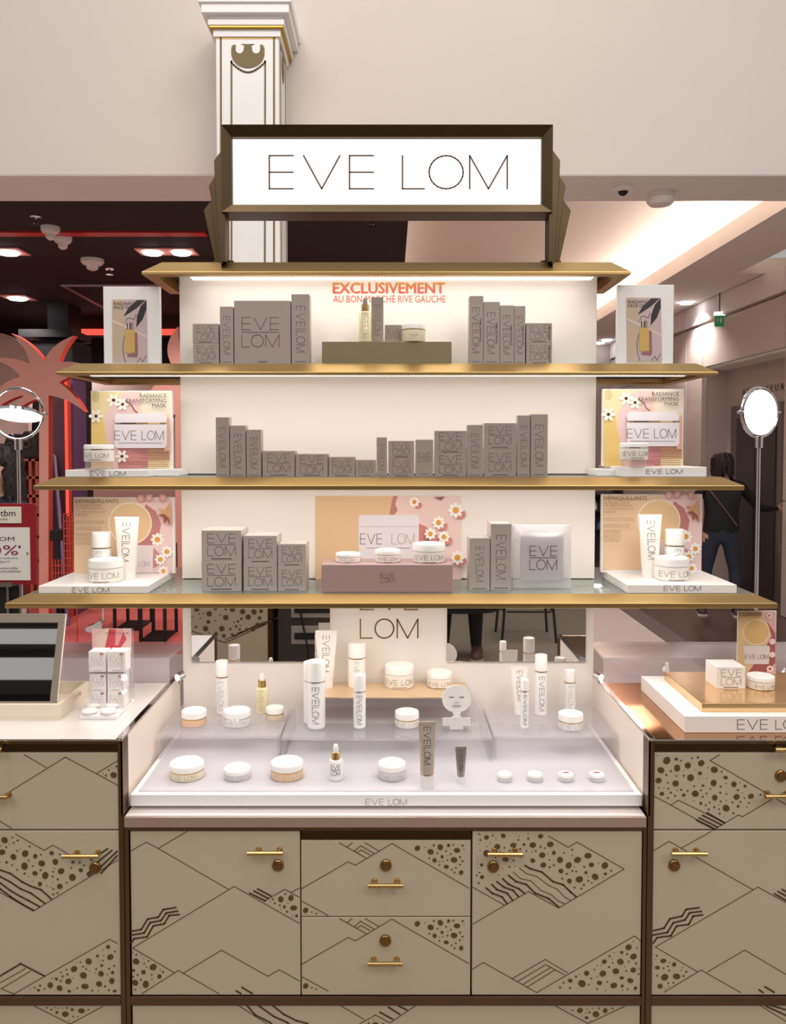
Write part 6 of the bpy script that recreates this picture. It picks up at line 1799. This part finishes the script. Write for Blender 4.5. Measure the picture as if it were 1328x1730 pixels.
M_jeans = mat('dark_blue_jeans', (44, 50, 66), .8, var=.15, scale=20)
M_sneak = mat('dark_sneaker', (58, 44, 46), .5)
M_navy = mat('navy_top', (30, 34, 58), .75)
# woman calling the lift: seen from behind
p = onZ(1216, 1040, 0)
t = person('person', (p.x, p.y, 0), 1.53, radians(-14), 'person in black jacket and jeans with a thin bag strap reaching for the lift', M_jacket, M_jeans, M_sneak,
       (-.26, .06, .86), (.56, .30, 1.04), (-.27, -.04, 1.04), (.36, .10, 1.06), (0, 1, 0), (0, 0, 1), 'long', stance=.2, seed=4, bulk=1.22)
MB().tube([(-.17, -.04, 1.24), (-.10, -.115, 1.16), (.02, -.125, 1.0), (.12, -.12, .86)], .006, 6).build('bag_strap', mat('rose_strap', (120, 84, 72), .4), t, local=True)
# curly haired woman passing behind the sign
t = person('person', (P(-7, 800, 4.25).x, 4.25, 0), 1.60, radians(160), 'person with long dark curly hair and navy top behind the red sign', M_navy, M_jeans, M_sneak,
       (-.17, .12, .86), (.17, .12, .86), (-.19, -.02, 1.06), (.19, -.02, 1.06), (0, 1, 0), (0, 1, 0), 'curly', seed=8, bulk=.85)
# figure mirrored in the right hand panel mirror
t = person('person', (.52, -2.15, 0), 1.7, radians(8), 'person in long black coat and brown shoes, seen only in the panel mirror', mat('black_wool_coat', (14, 14, 15), .85), M_jacket, mat('brown_shoe', (96, 66, 54), .5),
       (-.24, .08, .86), (.24, .08, .86), (-.25, -.02, 1.06), (.25, -.02, 1.06), (0, 1, 0), (0, 1, 0), 'long', coat=.36, seed=2)

# ------------------------------------------------------------------ what the mirrors see: hall behind the visitor
structure('wall_front', MB().box(-8, 6, -5.8, -5.6, 0, 3.0), mat('taupe_hall_wall', (120, 108, 100), .8, var=.1, scale=1))
for k, (y, z, h) in enumerate(((-4.4, 2.95, .14), (-4.3, 3.36, .05), (-4.2, 3.62, .16))):
    structure('trim_%d' % (k + 3), MB().box(-6, 6, y - .12, y + .12, z, z + h), M_black)
t = empty('bar_stool', (1.12, -2.8, 0), 'black metal bar stool seen in the panel mirror', 'stool')
for sx in (-1, 1):
    for sy in (-1, 1):
        MB().tube([(1.12 + sx * .22, -2.8 + sy * .2, 0), (1.12 + sx * .16, -2.8 + sy * .14, .74)], .011, 8).build('leg', M_black, t)
    MB().tube([(1.12 + sx * .20, -2.98, .25), (1.12 + sx * .20, -2.62, .25)], .008, 8).build('footrest', M_black, t)
for sy in (-1, 1): MB().tube([(.94, -2.8 + sy * .18, .25), (1.30, -2.8 + sy * .18, .25)], .008, 8).build('footrest', M_black, t)
MB().lathe([(.19, .74), (.20, .75), (.20, .775), (.17, .79), (.001, .792)], 1.12, -2.8, 0, 28).build('seat', M_black, t)
MB().tube([(1.12 + .17 * cos(a), -2.8 - .17 * sin(a), .98) for a in [radians(10 + 20 * i) for i in range(9)]], .012, 8).build('backrest', M_black, t)
for a in (40, 140): MB().tube([(1.12 + .17 * cos(radians(a)), -2.8 - .17 * sin(radians(a)), .78), (1.12 + .17 * cos(radians(a)), -2.8 - .17 * sin(radians(a)), .98)], .009, 8).build('back_post', M_black, t)
# facing counter with etched door
YO = -.85
t = empty('facing_counter', (-1.3, YO - .25, 0), 'etched cream counter facing the shelving, seen in the panel mirror', 'cabinet')
MB().box(-1.9, -.70, YO - .5, YO - .02, .05, 1.0).build('body', M_bronzed, t)
MB().box(-1.92, -.69, YO - .52, YO + .02, 1.0, 1.03).build('top', M_ctop, t)
dr = MB().box(-1.86, -.73, YO - .02, YO, .1, .96).build('door', M_door, t, bevel=.002)
rnd = random.Random(77); mb = MB(); pl_ = []
for _ in range(1600):
    x, z = rnd.uniform(-1.7, -.76), rnd.uniform(.30, .95)
    if not (z > .45 + .35 * abs(x + .98) and z < .95): continue
    r = rnd.choice((.005, .008, .012, .017))
    if any(math.hypot(x - a, z - b) < r + c + .010 for a, b, c in pl_): continue
    pl_.append((x, z, r)); mb.add([(x + r * cos(2 * pi * k / 10), YO + .0008, z + r * sin(2 * pi * k / 10)) for k in range(10)], [list(range(10))])
mb.build('etched_dots', M_etch, dr, smooth=False)
mb = MB()
for q in ribbons([[(-1.8, .72), (-.98, .43), (-.74, .54)]] + [[(-.98 + .04 * k + .05 * j + .012 * sin(j * 1.9), .45 + .02 * k - .0 + .045 * (j if False else 0) + .02 * j) for j in range(6)] for k in range(3)], .006):
    mb.add([(x, YO + .0006, z) for x, z in q], [(0, 1, 2, 3)])
mb.build('etched_lines', M_etchl, dr, smooth=False)
t = empty('till_desk', (-.5, YO - .3, 0), 'grey till desk with drawers and a black cable, seen in the panel mirror', 'desk')
MB().box(-.68, -.26, YO - .5, YO - .10, 0.02, .98).build('body', mat('grey_desk', (70, 66, 64), .5), t)
for z in (.40, .56, .74):
    MB().box(-.60, -.28, YO - .10, YO - .085, z, z + .11).build('drawer', mat('grey_drawer', (170, 162, 156), .5), t, bevel=.004)
    MB().box(-.58, -.32, YO - .085, YO - .08, z + .03, z + .07).build('grip', M_black, t)
MB().tube([(-.60, YO - .06, .98), (-.58, YO - .05, .8), (-.54, YO - .06, .6), (-.50, YO - .05, .4), (-.46, YO - .06, .02)], .006, 8).build('cable', M_black, t)
